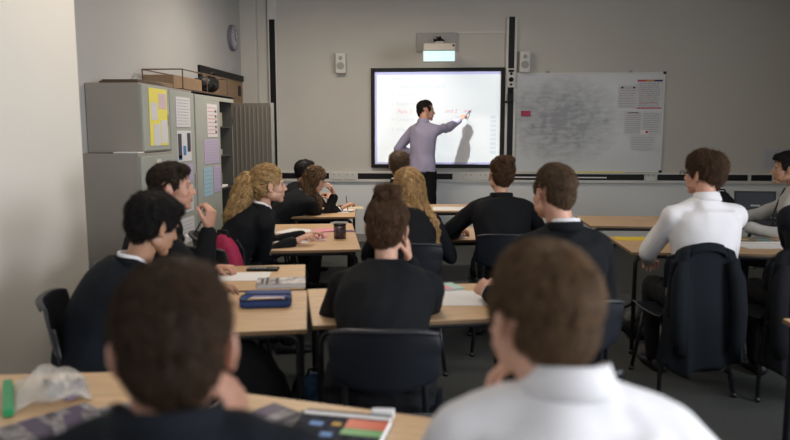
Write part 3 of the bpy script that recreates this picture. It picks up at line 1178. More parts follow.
for tx, x, z, sz, mm in (('Lesson 5', -0.57, 0.475, 0.062, TEXTG), ('1  Complete the sentence in', -0.57, 0.375, 0.058, TEXTG), ('2  Write out', -0.57, 0.275, 0.058, TEXTG),
                         ('3  Explain how the', -0.57, 0.165, 0.058, TEXTG), ('4  Compare', -0.57, -0.03, 0.058, TEXTG), ('5  Why', -0.57, -0.16, 0.058, TEXTG),
                         ('Para. 1', -0.50, 0.065, 0.068, TEXTR), ('and 2', 0.10, 0.07, 0.068, TEXTR), ('text', 0.33, 0.075, 0.062, TEXTR)):
    text(tx, (x, -0.0215, z), sz, mm, t, 'writing', 0.15 if mm is TEXTR else 0)
mb = MB()
for i in range(9):
    mb.box(0.665, 0.735, -.0225, -.020, -0.44 + i * .055, -0.405 + i * .055)
mb.build('toolbar_icons', TEXTG, t)
mb = MB().box(x0 + fwid, x1 - fwid, -.0222, -.0205, z1 - fwid - .035, z1 - fwid).box(x0 + fwid, x0 + fwid + .03, -.0222, -.0205, z0 + fwid, z1 - fwid - .035)
mb.box(x0 + fwid + .03, x1 - fwid, -.0222, -.0205, z0 + fwid, z0 + fwid + .025)
mb.build('menu_bar', mat('projected_lilac_bar', (0.52, 0.50, 0.78), 0.6), t)

# short throw projector on a wall arm
t = empty('projector', (-0.05, YW, 2.5), 0, 'grey short throw projector on a wall arm above the interactive board', 'projector')
MB().box(-.31, .20, -.03, 0, -.11, .12).build('wall_plate', GREYP, t, bevel=.004)
MB().box(-.065, .025, -.75, -.03, -.13, -.07).build('arm', GREYP, t, bevel=.004)
mb = MB()
for i in range(7):
    a = i * .9
    mb.tube([(-.03 + .03 * math.sin(a), -.05, .03 + .02 * math.cos(a)), (-.05 + .05 * math.cos(a), -.09 - .015 * i, .035 + .03 * math.sin(a * 1.3)), (0.03 * math.cos(a * 2), -.20, .0)], .008, 6)
mb.build('cable_bundle', BLACKP, t, True)
mb = MB().box(-.195, .155, -.98, -.70, -.20, -.12).box(-.195, .155, -.70, -.56, -.18, -.12)
mb.build('projector_body', mat('projector_shell', (0.40, 0.37, 0.33), 0.5), t, bevel=.012)
MB().tube([(.135, -.984, -.145), (.135, -.978, -.145)], .012, 12).build('sensor', BLACKP, t)
rm = rot('X', 14)
mb = MB().box(-.195, .15, -.985, -.972, -.315, -.205)
mb.build('emissive_mirror', mat('mirror_reflection_glow', (0.5, 0.7, 0.75), 0.3, emit=(0.50, 0.80, 0.86), estr=0.62), t, bevel=.004)  # emission stands in for the bright board reflected in the mirror
mb = MB().box(-.205, -.195, -.985, -.90, -.315, -.2).box(.15, .16, -.985, -.90, -.315, -.2).box(-.205, .16, -.990, -.9, -.323, -.315)
mb.build('mirror_hood', GREYP, t)

# speakers
for i, (x, lab) in enumerate(((-1.30, 'small white loudspeaker on the wall left of the interactive board'), (0.965, 'small white loudspeaker on the wall above the left end of the whiteboard'))):
    t = empty('wall_speaker', (x, YW, 2.255), 0, lab, 'speaker', 'front wall loudspeakers')
    MB().box(-.062, .062, -.12, -.02, -.125, .125).build('cabinet', WHITEP, t, bevel=.008)
    MB().tube([(0, -.127, -.035), (0, -.118, -.035)], .046, 20).build('woofer_grille', GREYP, t)
    MB().tube([(0, -.127, .06), (0, -.118, .06)], .026, 16).build('tweeter_grille', GREYP, t)
    MB().box(-.02, .02, -.03, 0, -.04, .04).build('bracket', GREYP, t)

# control panel and pen cup on the right rail
t = empty('control_panel', (0.805, YW - .05, 2.06), 0, 'white control panel with black knobs on the rail right of the interactive board', 'control panel')
MB().box(-.05, .05, -.02, 0, -.11, .12).build('face_plate', WHITEP, t, bevel=.003)
for z, r in ((.055, .016), (-.015, .028), (-.075, .014)):
    MB().tube([(0, -.035, z), (0, -.018, z)], r, 16).build('knob', BLACKP, t, True)
MB().box(-.033, .033, -.024, -.019, .075, .105).build('display', BLACKP, t)
t = empty('remote_holder', (0.80, YW - .05, 1.83), 0, 'black holder with a hooked strap hanging on the rail below the control panel', 'holder')
MB().box(-.035, .035, -.04, 0, -.06, .05).build('pocket', BLACKP, t, bevel=.008)
MB().tube([(-.02, -.02, .05), (-.015, -.02, .10), (.015, -.02, .10), (.02, -.02, .05)], .006, 8).build('hook', BLACKP, t, True)
MB().box(-.07, -.03, -.03, -.02, -.07, -.045).build('strap', BLACKP, t)

# ordinary whiteboard with smears
wm = bpy.data.materials.new('wiped_whiteboard')
wm.use_nodes = True
tt = wm.node_tree
b = tt.nodes['Principled BSDF']
b.inputs['Roughness'].default_value = 0.35
c = tt.nodes.new('ShaderNodeTexCoord')
n1 = tt.nodes.new('ShaderNodeTexNoise')
n1.inputs['Scale'].default_value = 7
n1.inputs['Detail'].default_value = 8
n1.inputs['Roughness'].default_value = .7
tt.links.new(c.outputs['Object'], n1.inputs['Vector'])
gm = tt.nodes.new('ShaderNodeMapping')
gm.inputs['Location'].default_value = (0.27 / .75, 0, -0.02 / .5)
gm.inputs['Scale'].default_value = (1 / .82, 0.0, 1 / .60)
gr = tt.nodes.new('ShaderNodeTexGradient')
gr.gradient_type = 'SPHERICAL'
tt.links.new(c.outputs['Object'], gm.inputs[0])
tt.links.new(gm.outputs[0], gr.inputs[0])
mu = tt.nodes.new('ShaderNodeMath')
mu.operation = 'MULTIPLY'
n2 = tt.nodes.new('ShaderNodeTexNoise')
n2.inputs['Scale'].default_value = 1.0
n2.inputs['Detail'].default_value = 5
mp2 = tt.nodes.new('ShaderNodeMapping')
mp2.inputs['Scale'].default_value = (7, 1, 22)
mp2.inputs['Rotation'].default_value = (0, .12, 0)
tt.links.new(c.outputs['Object'], mp2.inputs[0])
tt.links.new(mp2.outputs[0], n2.inputs['Vector'])
m2 = tt.nodes.new('ShaderNodeMath')
m2.operation = 'MULTIPLY'
tt.links.new(n1.outputs[0], m2.inputs[0])
tt.links.new(n2.outputs[0], m2.inputs[1])
m3 = tt.nodes.new('ShaderNodeMath')
m3.operation = 'MULTIPLY'
m3.inputs[1].default_value = 2.0
tt.links.new(m2.outputs[0], m3.inputs[0])
gp = tt.nodes.new('ShaderNodeMath')
gp.operation = 'POWER'
gp.inputs[1].default_value = .7
tt.links.new(gr.outputs['Fac'], gp.inputs[0])
tt.links.new(m3.outputs[0], mu.inputs[0])
tt.links.new(gp.outputs[0], mu.inputs[1])
rp = tt.nodes.new('ShaderNodeValToRGB')
rp.color_ramp.elements[0].color = (0.56, 0.58, 0.60, 1)
rp.color_ramp.elements[0].position = 0.06
rp.color_ramp.elements[1].color = (0.26, 0.27, 0.29, 1)
rp.color_ramp.elements[1].position = 0.46
tt.links.new(mu.outputs[0], rp.inputs[0])
tt.links.new(rp.outputs[0], b.inputs['Base Color'])
t = empty('whiteboard', (1.755, YW, 1.52), 0, 'plain whiteboard smeared grey with wiped marker, with notices at its right end', 'whiteboard')
bo = MB().box(-.90, .90, -.018, 0, -.60, .60).build('board_surface', wm, t)
mb = MB()
for a in ((-.915, .915, .595, .61), (-.915, .915, -.61, -.595)):
    mb.box(a[0], a[1], -.024, 0, a[2], a[3])
mb.box(-.915, -.90, -.024, 0, -.6, .6).box(.90, .915, -.024, 0, -.6, .6)
mb.build('frame', WHITEP, t)
for x, z in ((-.905, .60), (.905, .60), (.905, -.60), (-.905, -.6)):
    MB().box(x - .018, x + .018, -.028, 0, z - .016, z + .016).build('corner_cap', BLACKP, t, bevel=.003)
MB().box(-.85, .85, -.09, -.02, -.632, -.616).build('pen_tray', WHITEP, t, bevel=.002)
for x in (-.5, .5):
    MB().box(x - .02, x + .02, -.026, 0, .605, .63).build('mounting_clip', GREYP, t)


def sheet(name, c, w, h, m, label, cat='notice', lines=None, dots=None, rot3=(0, 0, 0), wall='front', group=None, bars=None):
    """a sheet of paper on a wall (front: faces -y, side: faces +x)"""
    t = empty(name, c, PI / 2 if wall == 'side' else 0, label, cat, group)
    t.rotation_euler[1] = rot3[1]
    MB().box(-w / 2, w / 2, -.0022, 0, -h / 2, h / 2).build('sheet', m, t)
    if lines:
        mb = MB()
        mb2 = MB()
        n, mm = lines
        rn = random.Random(hash(label) % 999 if False else len(label))
        for i in range(n):
            z = h / 2 - h * (i + 1.0) / (n + 1)
            a = -w * .42
            while a < w * .38:
                l = rn.uniform(.05, .2) * w
                mb.box(a, min(a + l, w * .42), -.0030, -.0022, z - h * .012 - .001, z + h * .012)
                a += l + .03 * w
        mb.build('printed_lines', mm, t)
    for (x0, x1, z0, z1, mm) in bars or []:
        MB().box(x0 * w, x1 * w, -.0034, -.0022, z0 * h, z1 * h).build('printed_block', mm, t)
    return t


yb = YW - .0185
sheet('wall_chart', (2.49, yb, 1.865), .30, .36, PAPERW, 'printed table with red and navy header bars at the top right of the whiteboard', lines=(14, GREYI), group='notices on the whiteboard',
      bars=[(-.5, -.17, .42, .48, REDM), (-.17, .17, .42, .48, mat('orange_ink', (.5, .25, .08))), (.17, .5, .42, .48, mat('navy_ink', (.02, .02, .12))), (-.5, .5, -.49, -.455, REDM),
            (-.4, .3, -.3, -.285, REDM), (-.1, .1, -.1, -.08, PINKP), (-.35, -.15, .1, .12, PINKP)])
sheet('notice_sheet', (2.225, yb, 1.83), .22, .28, PAPERW, 'pale notice pinned by two black magnets left of the printed table', lines=(8, GREYI), group='notices on the whiteboard')
sheet('notice_sheet', (2.305, yb, 1.52), .21, .28, PAPERW, 'typed notice on the whiteboard, middle row left', lines=(10, GREYI), group='notices on the whiteboard', bars=[(-.3, .3, .42, .45, INKM)])
sheet('notice_sheet', (2.525, yb, 1.52), .21, .27, PAPERW, 'typed notice on the whiteboard, middle row right under the printed table', lines=(9, GREYI), group='notices on the whiteboard')
sheet('notice_sheet', (2.43, yb, 1.265), .30, .20, PAPERW, 'wide notice, lowest sheet on the whiteboard', lines=(6, GREYI), group='notices on the whiteboard')
for i, (x, z, r, mm, lab) in enumerate(((2.16, 1.945, .012, BLACKP, 'black magnet, left of two holding the pale notice'), (2.30, 1.945, .012, BLACKP, 'black magnet, right of two holding the pale notice'), (2.475, 1.405, .016, REDM, 'red round magnet between the typed notices'))):
    tag(MB().tube([(x, yb - .014, z), (x, yb - .002, z)], r, 14).build('magnet', mm), lab, 'magnet')
tag(MB().box(2.40, 2.50, yb - .005, yb - .0032, 1.375, 1.43).build('label_card', PAPER), 'small white card under the red magnet on the whiteboard', 'card')
tag(MB().box(.945, 1.055, yb - .03, yb, 1.60, 1.665).build('board_eraser', mat('eraser_red', (.42, .04, .09), .6), bevel=.006), 'small crimson board rubber stuck on the left of the whiteboard', 'eraser')
tag(MB().box(1.30, 2.22, YW - .082, YW - .045, .905, .917).build('yellow_ruler', YELP, bevel=.001), 'long yellow metre ruler lying on the whiteboard tray', 'ruler')
tag(MB().box(.87, 2.0, YW - .085, YW - .062, .838, .852).build('white_ruler', PAPER, bevel=.001), 'long white ruler along the trunking below the whiteboard', 'ruler')
sheet('wall_poster', (4.03, YW - .002, 1.08), .28, .25, mat('grey_notice', (.50, .50, .55), .7), 'pale grey paper notice on the wall at the far right', lines=(9, GREYI))
sheet('wall_poster', (4.25, YW - .002, 1.05), .14, .30, mat('grey_notice2', (.48, .48, .53), .7), 'narrow grey notice on the wall in the right corner', lines=(7, GREYI))
tag(MB().tube([(-1.53, YW - .02, .60), (-1.53, YW - .002, .60)], .018, 12).build('wall_hook', BLACKP), 'small dark hook on the wall below the trunking', 'hook')

# ================================================================== LEFT WALL THINGS
XW = RX0
CF = -2.14
t = empty('notice_board', (XW, 8.15, 1.85), PI / 2, 'dark-framed brown pinboard on the left wall beyond the cabinets', 'notice board')
mb = MB()
mb.box(-.93, .95, -.03, 0, .18, .25).box(-.93, .95, -.03, 0, -.35, -.28).box(-.93, -.86, -.03, 0, -.28, .18).box(.88, .95, -.03, 0, -.28, .18)
mb.build('frame', BLACKP, t, bevel=.003)
MB().box(-.86, .88, -.012, 0, -.28, .18).build('cork_panel', CARD, t)
MB().box(.45, .55, -.02, -.012, .0, .12).build('pinned_note', BLACKP, t)
MB().box(.72, .80, -.02, -.012, -.05, .08).build('pinned_note', BLACKP, t)
t = empty('wall_clock', (XW, 8.41, 2.52), PI / 2, 'round grey wall clock high on the left wall', 'clock')
MB().tube([(0, -.045, 0), (0, 0, 0)], .150, 32).build('case', mat('clock_case', (.16, .16, .2), .4), t)
MB().tube([(0, -.048, 0), (0, -.044, 0)], .125, 32).build('face', mat('clock_face', (.42, .42, .48), .5), t)
mb = MB().box(-.005, .005, -.053, -.049, 0, .10)
mb.box(-.006, .006, -.053, -.049, 0, .07, rot('Y', 115))
mb.build('hands', BLACKP, t)
mb = MB()
for i in range(12):
    mb.box(-.004, .004, -.050, -.047, .098, .116, rot('Y', i * 30))
mb.build('hour_marks', BLACKP, t)

# lower filing cabinet, nearest
t = empty('filing_cabinet', (XW + .23, 5.06, 0), 0, 'low grey four-drawer filing cabinet at the near end of the row', 'cabinet')
MB().box(-.225, .20, -.31, .31, 0.02, 1.265).build('body', CABS, t, bevel=.004)
MB().box(-.225, .20, -.305, .305, 0, .02).build('plinth', BLACKP, t)
for i in range(4):
    z = .045 + i * .303
    d = MB().box(.20, .218, -.298, .298, z, z + .29).build('drawer', CABM, t, bevel=.004)
    MB().box(.218, .232, -.07, .07, z + .19, z + .215).build('handle', GREYP, d, bevel=.004)
    MB().box(.218, .222, -.04, .04, z + .228, z + .262).build('card_holder', WHITEP, d)
# box cabinet stacked on it
t = empty('stacked_cupboard', (XW + .22, 5.13, 1.268), 0, 'grey cupboard stacked on top of the low filing cabinet', 'cabinet')
MB().box(-.215, .18, -.25, .245, 0, .495).build('body', CABS, t, bevel=.004)
d = MB().box(.18, .20, -.244, .24, .012, .485).build('door', CABM, t, bevel=.004)
MB().box(.20, .212, .19, .205, .2, .28).build('handle', GREYP, d)
# tall single locker
t = empty('tall_locker', (XW + .22, 5.655, 0), 0, 'tall grey metal locker with printed sheets, second in the row', 'cabinet')
MB().box(-.215, .18, -.275, .265, 0, 1.76).build('body', CABS, t, bevel=.004)
d = MB().box(.18, .20, -.268, .258, .04, 1.74).build('door', CABM, t, bevel=.004)
MB().box(.20, .214, .215, .23, .95, 1.06).build('handle', GREYP, d)
# double-door cupboard, right door open
t = empty('metal_cupboard', (XW + .22, 6.49, 0), 0, 'tall grey metal cupboard with one door standing open', 'cabinet')
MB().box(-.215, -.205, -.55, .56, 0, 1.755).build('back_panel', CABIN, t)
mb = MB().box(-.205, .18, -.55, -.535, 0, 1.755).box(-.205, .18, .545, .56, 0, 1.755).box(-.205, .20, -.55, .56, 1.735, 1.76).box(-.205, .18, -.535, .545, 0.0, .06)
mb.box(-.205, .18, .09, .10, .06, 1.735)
mb.build('body', mat('cupboard_shade_grey', (.075, .072, .066), .6), t, bevel=.002)  # cupboard grey darkened to hold the interior shade
MB().box(.18, .20, -.55, .56, 1.70, 1.757).build('top_rail', CABM, t, bevel=.002)
d = MB().box(.18, .20, -.545, .11, .05, 1.70).build('door', CABM, t, bevel=.003)
MB().box(.20, .214, .07, .085, .9, 1.02).build('handle', GREYP, d)
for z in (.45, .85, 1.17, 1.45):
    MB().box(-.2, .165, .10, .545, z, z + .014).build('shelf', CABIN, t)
ribm = MB().box(0, .43, -.009, .009, .05, 1.70)
for i in range(9):
    ribm.box(.03 + i * .045, .045 + i * .045, -.014, .009, .08, 1.67)
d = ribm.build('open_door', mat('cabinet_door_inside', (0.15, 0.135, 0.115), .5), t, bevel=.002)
d.location = (.19, .553, 0)
d.rotation_euler = (0, 0, math.radians(-3))
MB().box(.40, .43, -.010, .012, .05, 1.70).build('door_edge', CABM, d)
tag(MB().box(-2.5, -2.22, 6.66, 6.9, 1.184, 1.24).build('box_file', GREYP, bevel=.004), 'grey box file on the upper shelf of the open cupboard', 'box file')
tag(MB().box(-2.45, -2.20, 6.62, 6.86, 1.465, 1.60).build('paper_stack', mat('manila', (.30, .28, .24), .7), bevel=.004), 'stack of pale paper on the top shelf of the open cupboard', 'paper')
tag(MB().box(-2.48, -2.19, 6.68, 6.95, .865, .885).build('tray', PAPER, bevel=.002), 'white tray edge on the middle shelf of the open cupboard', 'tray')

# sheets stuck on cabinet doors (facing +x)
xd = -2.139
xf = -2.137


def sheet_side(y, z, w, h, m, label, lines=None, bars=None, x=-2.1385, tilt=0):
    t = sheet('notice_sheet', (x, y, z), w, h, m, label, lines=lines, bars=bars, wall='side', group='sheets on the cabinet doors')
    return t


sheet_side(5.155, 1.525, .33, .42, YELP, 'big yellow card with smaller sheets pasted on it, on the stacked cupboard', bars=[(-.42, -.08, -.05, .25, PAPERW), (.02, .44, .15, .42, mat('pale_pink', (.62, .48, .52))), (-.3, .05, -.5, -.12, PAPERW), (.1, .46, -.46, -.05, PAPERW)])
sheet_side(5.655, 1.575, .31, .24, PAPERW, 'white typed sheet at the top of the tall locker door', lines=(9, GREYI))
sheet_side(5.655, 1.30, .31, .25, PAPERW, 'photo sheet of dark figures on the tall locker door', bars=[(-.45, -.2, -.4, .4, INKM), (.2, .45, -.2, .42, INKM), (-.1, .1, -.3, .0, mat('blue_ink', (.05, .2, .45))), (-.45, -.2, -.45, -.3, mat('blue_ink', (.05, .2, .45)))])
sheet_side(5.665, 1.075, .33, .15, LILAC, 'lilac sheet on the tall locker door below the photo sheet', lines=(4, GREYI))
sheet_side(5.665, .86, .30, .22, PAPERW, 'white sheet low on the tall locker door, below the lilac one', lines=(7, GREYI))
sheet_side(5.655, .60, .32, .21, PAPERW, 'lowest white sheet on the tall locker door', lines=(6, GREYI))
sheet_side(6.37, 1.515, .28, .30, PAPERW, 'white list with red lines and small portraits on the cupboard door', lines=(8, mat('red_line', (.6, .25, .25))), bars=[(.28, .42, .25 - i * .16, .33 - i * .16, INKM) for i in range(5)])
sheet_side(6.33, 1.235, .40, .22, LILAC, 'large lilac sheet on the cupboard door', lines=(8, GREYI))
sheet_side(6.21, .965, .24, .26, BLUEP, 'pale blue sheet on the cupboard door', lines=(6, GREYI))
sheet_side(6.46, .975, .20, .25, LILAC, 'small lilac sheet right of the pale blue sheet on the cupboard door', lines=(7, GREYI))

# things on top of the cabinets
ZT = 1.765
tag(MB().box(-.13, .16, -.24, .24, 0, .014).box(-.12, .15, -.22, .20, .014, .026).build('portfolio', mat('brown_card', (.09, .06, .035), .7), bevel=.004), 'thin brown portfolio folder lying on the nearest cabinet top', 'folder')
bpy.context.scene.objects['portfolio'].location = (-2.34, 5.16, ZT)
t = empty('wire_frame_model', (-2.33, 6.33, 1.762), 0, 'open rectangular frame of thin brown rods standing on the cabinet tops', 'frame')
mb = MB()
a, bb, hh = .17, .60, .165
for z in (.006, hh):
    mb.tube([(-a, -bb, z), (a, -bb, z), (a, bb, z), (-a, bb, z), (-a, -bb, z)], .006, 6)
for x in (-a, a):
    for y in (-bb, 0, bb):
        mb.tube([(x, y, .006), (x, y, hh)], .006, 6)
mb.build('rods', mat('rusty_rod', (.12, .07, .045), .5), t)
tag(MB().box(-2.50, -2.24, 5.74, 6.42, 1.762, 1.885).build('cardboard_box', CARD, bevel=.005), 'flat brown cardboard box on the cabinets inside the rod frame', 'box')
tag(MB().box(-2.49, -2.2, 5.28, 5.62, 1.766, 1.80).build('cardboard_tray', mat('card_tan', (.21, .15, .09), .8), bevel=.005), 'low tan cardboard tray on the tall locker', 'tray')
mb = MB()
mb.ell((0, 0, .075), (.13, .20, .075)).ell((.02, .10, .10), (.09, .10, .07)).ell((.03, -.12, .08), (.08, .09, .07))
me = remesh(mb, .01, 3)
wrinkle(me, .012, 14, 3)
me.transform(Matrix.Translation((0, 0, .012)))
o = link('black_bag', me, BLACKP)
o.location = (-2.30, 6.66, 1.765)
tag(o, 'crumpled black bag on top of the cupboard', 'bag')
mb = MB().tube([(.05, -.1, .14), (.09, -.06, .20), (.09, .04, .21), (.06, .1, .15)], .007, 8)
mb.build('strap', BLACKP, o, True)
tag(MB().box(-2.32, -2.14, 4.78, 4.875, 1.268, 1.276, None).build('loose_sheets', PAPER), 'loose white sheets on the ledge of the low filing cabinet', 'paper')

# ================================================================== ADDED CEILING LAMPS (UNSEEN)
for i, (x, y) in enumerate(((-1.0, 6.6), (-.9, 3.6))):
    t = empty('added_ceiling_lamp', (x, y, RZ), 0, ['added ceiling lamp out of view, nearer the front wall', 'added ceiling lamp out of view, over the middle desks'][i], 'ceiling lamp', 'added ceiling lamps')
    MB().box(-.65, .65, -.15, .15, -.06, 0).build('added_lamp_housing', WHITEP, t)

# ================================================================== TABLES
table((-.525, 2.59), 11, .62, .66, 'small beech desk with the blue pencil case on it, left of the centre desk', 'fr', 'left island desks')
table((-.67, 3.275), 11, .62, .62, 'small beech desk with white paper and a black calculator, behind the pencil-case desk', 'fr', 'left island desks')
table((-.51, 2.64), 13, 1.2, .64, 'beech desk in the centre where the girl with a topknot sits', 'fl')
table((-.535, 4.42), 10, .68, 1.26, 'beech desk by the blonde ponytail girl, covered in pink papers', 'fr')
table((-.79, 6.1), 6, .58, 1.0, 'beech desk by the front left where a girl writes', 'fr')
table((-.44, 4.72), 12, 1.2, .64, 'beech desk in front of the long-haired golden girl', 'fl')
table((-.45, 6.55), 5, 1.2, .62, 'front beech desk below the interactive board', 'fl')
table((1.18, 4.43), 0, 1.2, .65, 'beech desk at the right with a yellow booklet on its corner', 'fl')
table((2.40, 4.43), 0, 1.2, .65, 'beech desk at the right edge, same row as the yellow booklet desk', 'fl')
table((1.17, 5.66), 0, 1.2, .66, 'beech desk at the right, one row in front of the yellow booklet desk', 'fl')
table((2.39, 5.66), 0, 1.2, .66, 'beech desk at the right, front row, with a laptop on it', 'fl')
table((-1.65, 1.985), 8, .79, .65, 'beech desk in the near left corner with the zip bag on it', 'bl')
table((-.62, 1.935), -14, 1.2, .62, 'nearest beech desk with magazines, in front of the two nearest boys', 'bl')
table((1.38, 2.88), 0, 1.2, .62, 'beech desk cut off at the lower right edge of the view', 'bl')

# ================================================================== PEOPLE


def seatfor(res, label, dy=0.03, heading=None):
    ob, loc, hr, tips = res
    h = math.degrees(hr) if heading is None else heading
    r = math.radians(h)
    return chair((loc.x - math.sin(r) * dy, loc.y + math.cos(r) * dy), h, label)


def pen(p, d, m, label, L=.14, name='pen'):
    p, d = V(p), V(d).normalized()
    q = MB().tube([p - d * .02, p - d * .012, p + d * (L - .02)], [.0006, .0040, .0040], 8).build(name, m, None, True)
    return tag(q, label, 'pen')


# nearest boys
R = person('nearest boy at left, short brown hair, black blazer, seen from behind, cheek on hand', (-.385, .95, 1.122), 8,
           hyaw=9, hair='short', hmat=H_BR, topmat=BLAZN, collar=False, k=1.0, detail=1.1, seed=2, strandn=9000,
           neck_off=(0, -.045, -.086), width=1.02,
           hands={1: (-.335, 1.09, .895), -1: (-.58, 1.28, .70)}, pole={1: (.5, .1, -1)}, hdir={1: (-.10, -.02, 1)}, palm={1: (-1, .1, 0)}, curl=.45, skin=SKIN)
seatfor(R, 'dark moulded chair under the nearest boy in the black blazer')
R = person('nearest boy at right, white shirt, short brown hair, seen from behind, chin on hand', (.155, 1.12, 1.128), 4,
           hyaw=20, hair='short', hmat=H_BR2, top='shirt', topmat=SHIRT, k=1.0, detail=1.1, seed=7, strandn=9000, skin=SKIN2,
           hands={-1: (.085, 1.25, .885), 1: (.45, 1.40, .70)}, pole={-1: (-.6, .1, -1)}, hdir={-1: (.08, -.12, 1)}, palm={-1: (1, -.2, 0)}, curl=.5,
           neck_off=(0.035, -0.045, -.098), width=1.03)
seatfor(R, 'dark moulded chair under the nearest boy in the white shirt')
# centre desk
R = person('girl with a brown topknot and black blazer at the centre desk, seen from behind', (-.225, 2.74, 1.045), 0,
           hyaw=-6, hroll=4, hair='bun', hmat=H_AU, female=True, collar=False, topmat=BLAZ, seed=3, strandn=5000, skin=SKIN2, width=1.14,
           hands={-1: (-.28, 2.96, .71), 1: (-.145, 2.86, .885)}, pole={-1: (-1, -.2, -.6), 1: (.45, .1, -1)}, hdir={1: (-.1, 0, 1)}, palm={1: (-1, 0, 0)})
bunres = R
seatfor(R, 'dark moulded chair in the centre foreground under the girl with a topknot', 0.02, 2).location.x += .025
R = person('crop-haired boy in a black blazer right of the centre desk, holding a pen', (.445, 2.90, 1.175), 12,
           hyaw=14, hair='crop', hmat=H_BN, seed=4, strandn=5000, skin=SKIN, width=.96, neck_off=(.03, -.045, -.138),
           hands={-1: (.195, 3.02, .725), 1: (.52, 3.2, .705)}, pole={-1: (-.05, -.5, -1)}, hdir={-1: (-.25, .6, .10)}, palm={-1: (.7, .2, -.6)}, curl=.95)
pen((.155, 3.11, .72), (-.10, -.05, 1), BLACKP, 'black pen in the left hand of the crop-haired boy at the centre desk')
seatfor(R, 'dark moulded chair under the crop-haired boy right of the centre desk')
# left boys
R = person('black-haired boy in a dark blazer by the left pier, leaning over, head turned away', (-1.175, 2.75, 1.045), -62,
           hyaw=24, hpitch=-20, hair='thick', hmat=H_BK, seed=5, strandn=4500, skin=SKIN3, topmat=BLAZN, width=1.16,
           hands={-1: (-1.05, 3.0, .70), 1: (-1.04, 2.72, .70)}, neck_off=(0, -.080, -.145), pelvis_back=.18)
seatfor(R, 'dark moulded chair by the left wall pier, under the black-haired boy', .08, -72)
R = person('boy in profile before the filing cabinet, black blazer, raised hand holding a pen', (-1.335, 3.35, 1.150), -72,
           hyaw=-2, hair='short', hmat=H_DK, seed=6, strandn=4000, skin=SKIN,
           pelvis_back=.12,
           hands={1: (-1.115, 3.22, .955), -1: (-1.22, 3.60, .70)}, pole={1: (.35, -.2, -1)}, hdir={1: (.15, .05, 1)}, palm={1: (-1, .3, .1)}, curl=1.0)
pen((-1.125, 3.215, 1.035), (-.55, -.3, -1.0), BLACKP, 'dark pen in the raised hand of the boy by the filing cabinet', .12)
seatfor(R, 'dark moulded chair under the boy with the raised hand by the filing cabinet')
R = person('girl with a curly blonde ponytail, black blazer, reaching over pink papers', (-1.115, 4.40, 1.08), -72,
           hyaw=4, hair='ponytail', hmat=H_BL, female=True, seed=8, strandn=3500, skin=SKIN2, width=1.05,
           hands={1: (-.985, 4.50, .70), -1: (-.98, 4.78, .70)}, pole={1: (-.3, -.6, -.9)})
seatfor(R, 'dark moulded chair under the girl with the blonde ponytail')
R = person('girl with long brown hair bent over her writing at front left, hand at cheek', (-1.175, 6.30, .985), -62,
           hyaw=-14, hpitch=-24, hair='long', hmat=H_LB, female=True, seed=9, strandn=3000, skin=SKIN2,
           hands={1: (-.96, 6.42, .70), -1: (-1.02, 6.42, .82)}, pole={-1: (.6, .4, -1), 1: (-.2, -.8, -.7)}, hdir={-1: (-.25, -.1, 1)}, palm={-1: (-1, -.4, 0)}, neck_off=(0, -.09, -.125))
pen((-.90, 6.46, .70), (-.15, .1, 1), BLACKP, 'pen in the hand of the girl writing at the front left')
seatfor(R, 'dark moulded chair under the girl writing at the front left')
R = person('dark-haired pupil mostly hidden behind the girl writing at the front left', (-1.40, 6.98, 1.01), -40,
           hyaw=-10, hair='short', hmat=H_BK, seed=10, strandn=1500, skin=SKIN)
seatfor(R, 'dark moulded chair under the half-hidden dark-haired pupil at the front left')
R = person('front-row pupil whose brown head shows just left of the teacher', (-.40, 6.15, 1.115), 0,
           hyaw=4, hair='thick', hmat=H_BN, female=True, seed=11, strandn=1500, skin=SKIN2)
seatfor(R, 'dark moulded chair under the brown-haired pupil in the front row')
R = person('girl with long golden hair down her back, black blazer, seen from behind', (-.225, 4.45, 1.07), 4,
           hyaw=0, hroll=-4, hair='longdown', hmat=H_GB, female=True, collar=False, seed=12, strandn=4500, skin=SKIN2)
seatfor(R, 'dark moulded chair under the girl with long golden hair')
R = person('girl with auburn hair in a bun, black blazer, right of the teacher, from behind', (.375, 4.72, 1.13), 2,
           hyaw=14, hroll=4, hair='lowbun', hmat=H_AU, female=True, collar=False, seed=13, strandn=3500, skin=SKIN2, width=1.16,
           hands={-1: (.10, 4.98, .71), 1: (.55, 5.08, .71)}, pole={-1: (-1, -.3, -.6), 1: (1, -.3, -.6)})
seatfor(R, 'dark moulded chair under the girl with the auburn bun')
# right side
R = person('boy in white shirt and glasses at right, from behind, head turned left', (1.415, 3.95, 1.19), 6,
           hyaw=34, hair='thick', hmat=H_WB, top='shirt', topmat=SHIRT, glasses=True, seed=14, strandn=4500, skin=SKIN, width=1.08,
           hands={-1: (1.24, 4.28, .66), 1: (1.62, 4.55, .705)}, pole={-1: (-.9, -.4, -.7), 1: (.8, -.3, -.8)})
w13 = R
wch = seatfor(R, 'dark moulded chair with a black blazer over its back, under the boy with glasses', .07, 6)
wch.location.x -= .075
R = person('dark-haired boy in greyish shirt and dark tie at far right, in profile', (2.52, 5.36, 1.15), 62,
           hyaw=10, hpitch=-6, hair='short', hmat=H_BK, top='shirt', topmat=SHIRTG, tie=TIE, seed=15, strandn=2500, skin=SKIN3,
           hands={-1: (2.20, 5.22, .73), 1: (2.22, 5.66, .725)}, neck_off=(0, -.07, -.135))
seatfor(R, 'dark moulded chair under the boy in the greyish shirt')
R = person('pupil in black blazer cut off by the right edge, beside the boy with glasses', (2.00, 3.92, 1.19), 6,
           hyaw=30, hair='short', hmat=H_DK, seed=16, strandn=1500, skin=SKIN, hands={-1: (2.10, 4.36, .71), 1: (2.25, 4.5, .71)}, pole={-1: (-.2, -.6, -1)})
p15 = R
pch = seatfor(R, 'dark moulded chair under the black coat at the right edge', .06, 0)
pch.location.x = 1.87
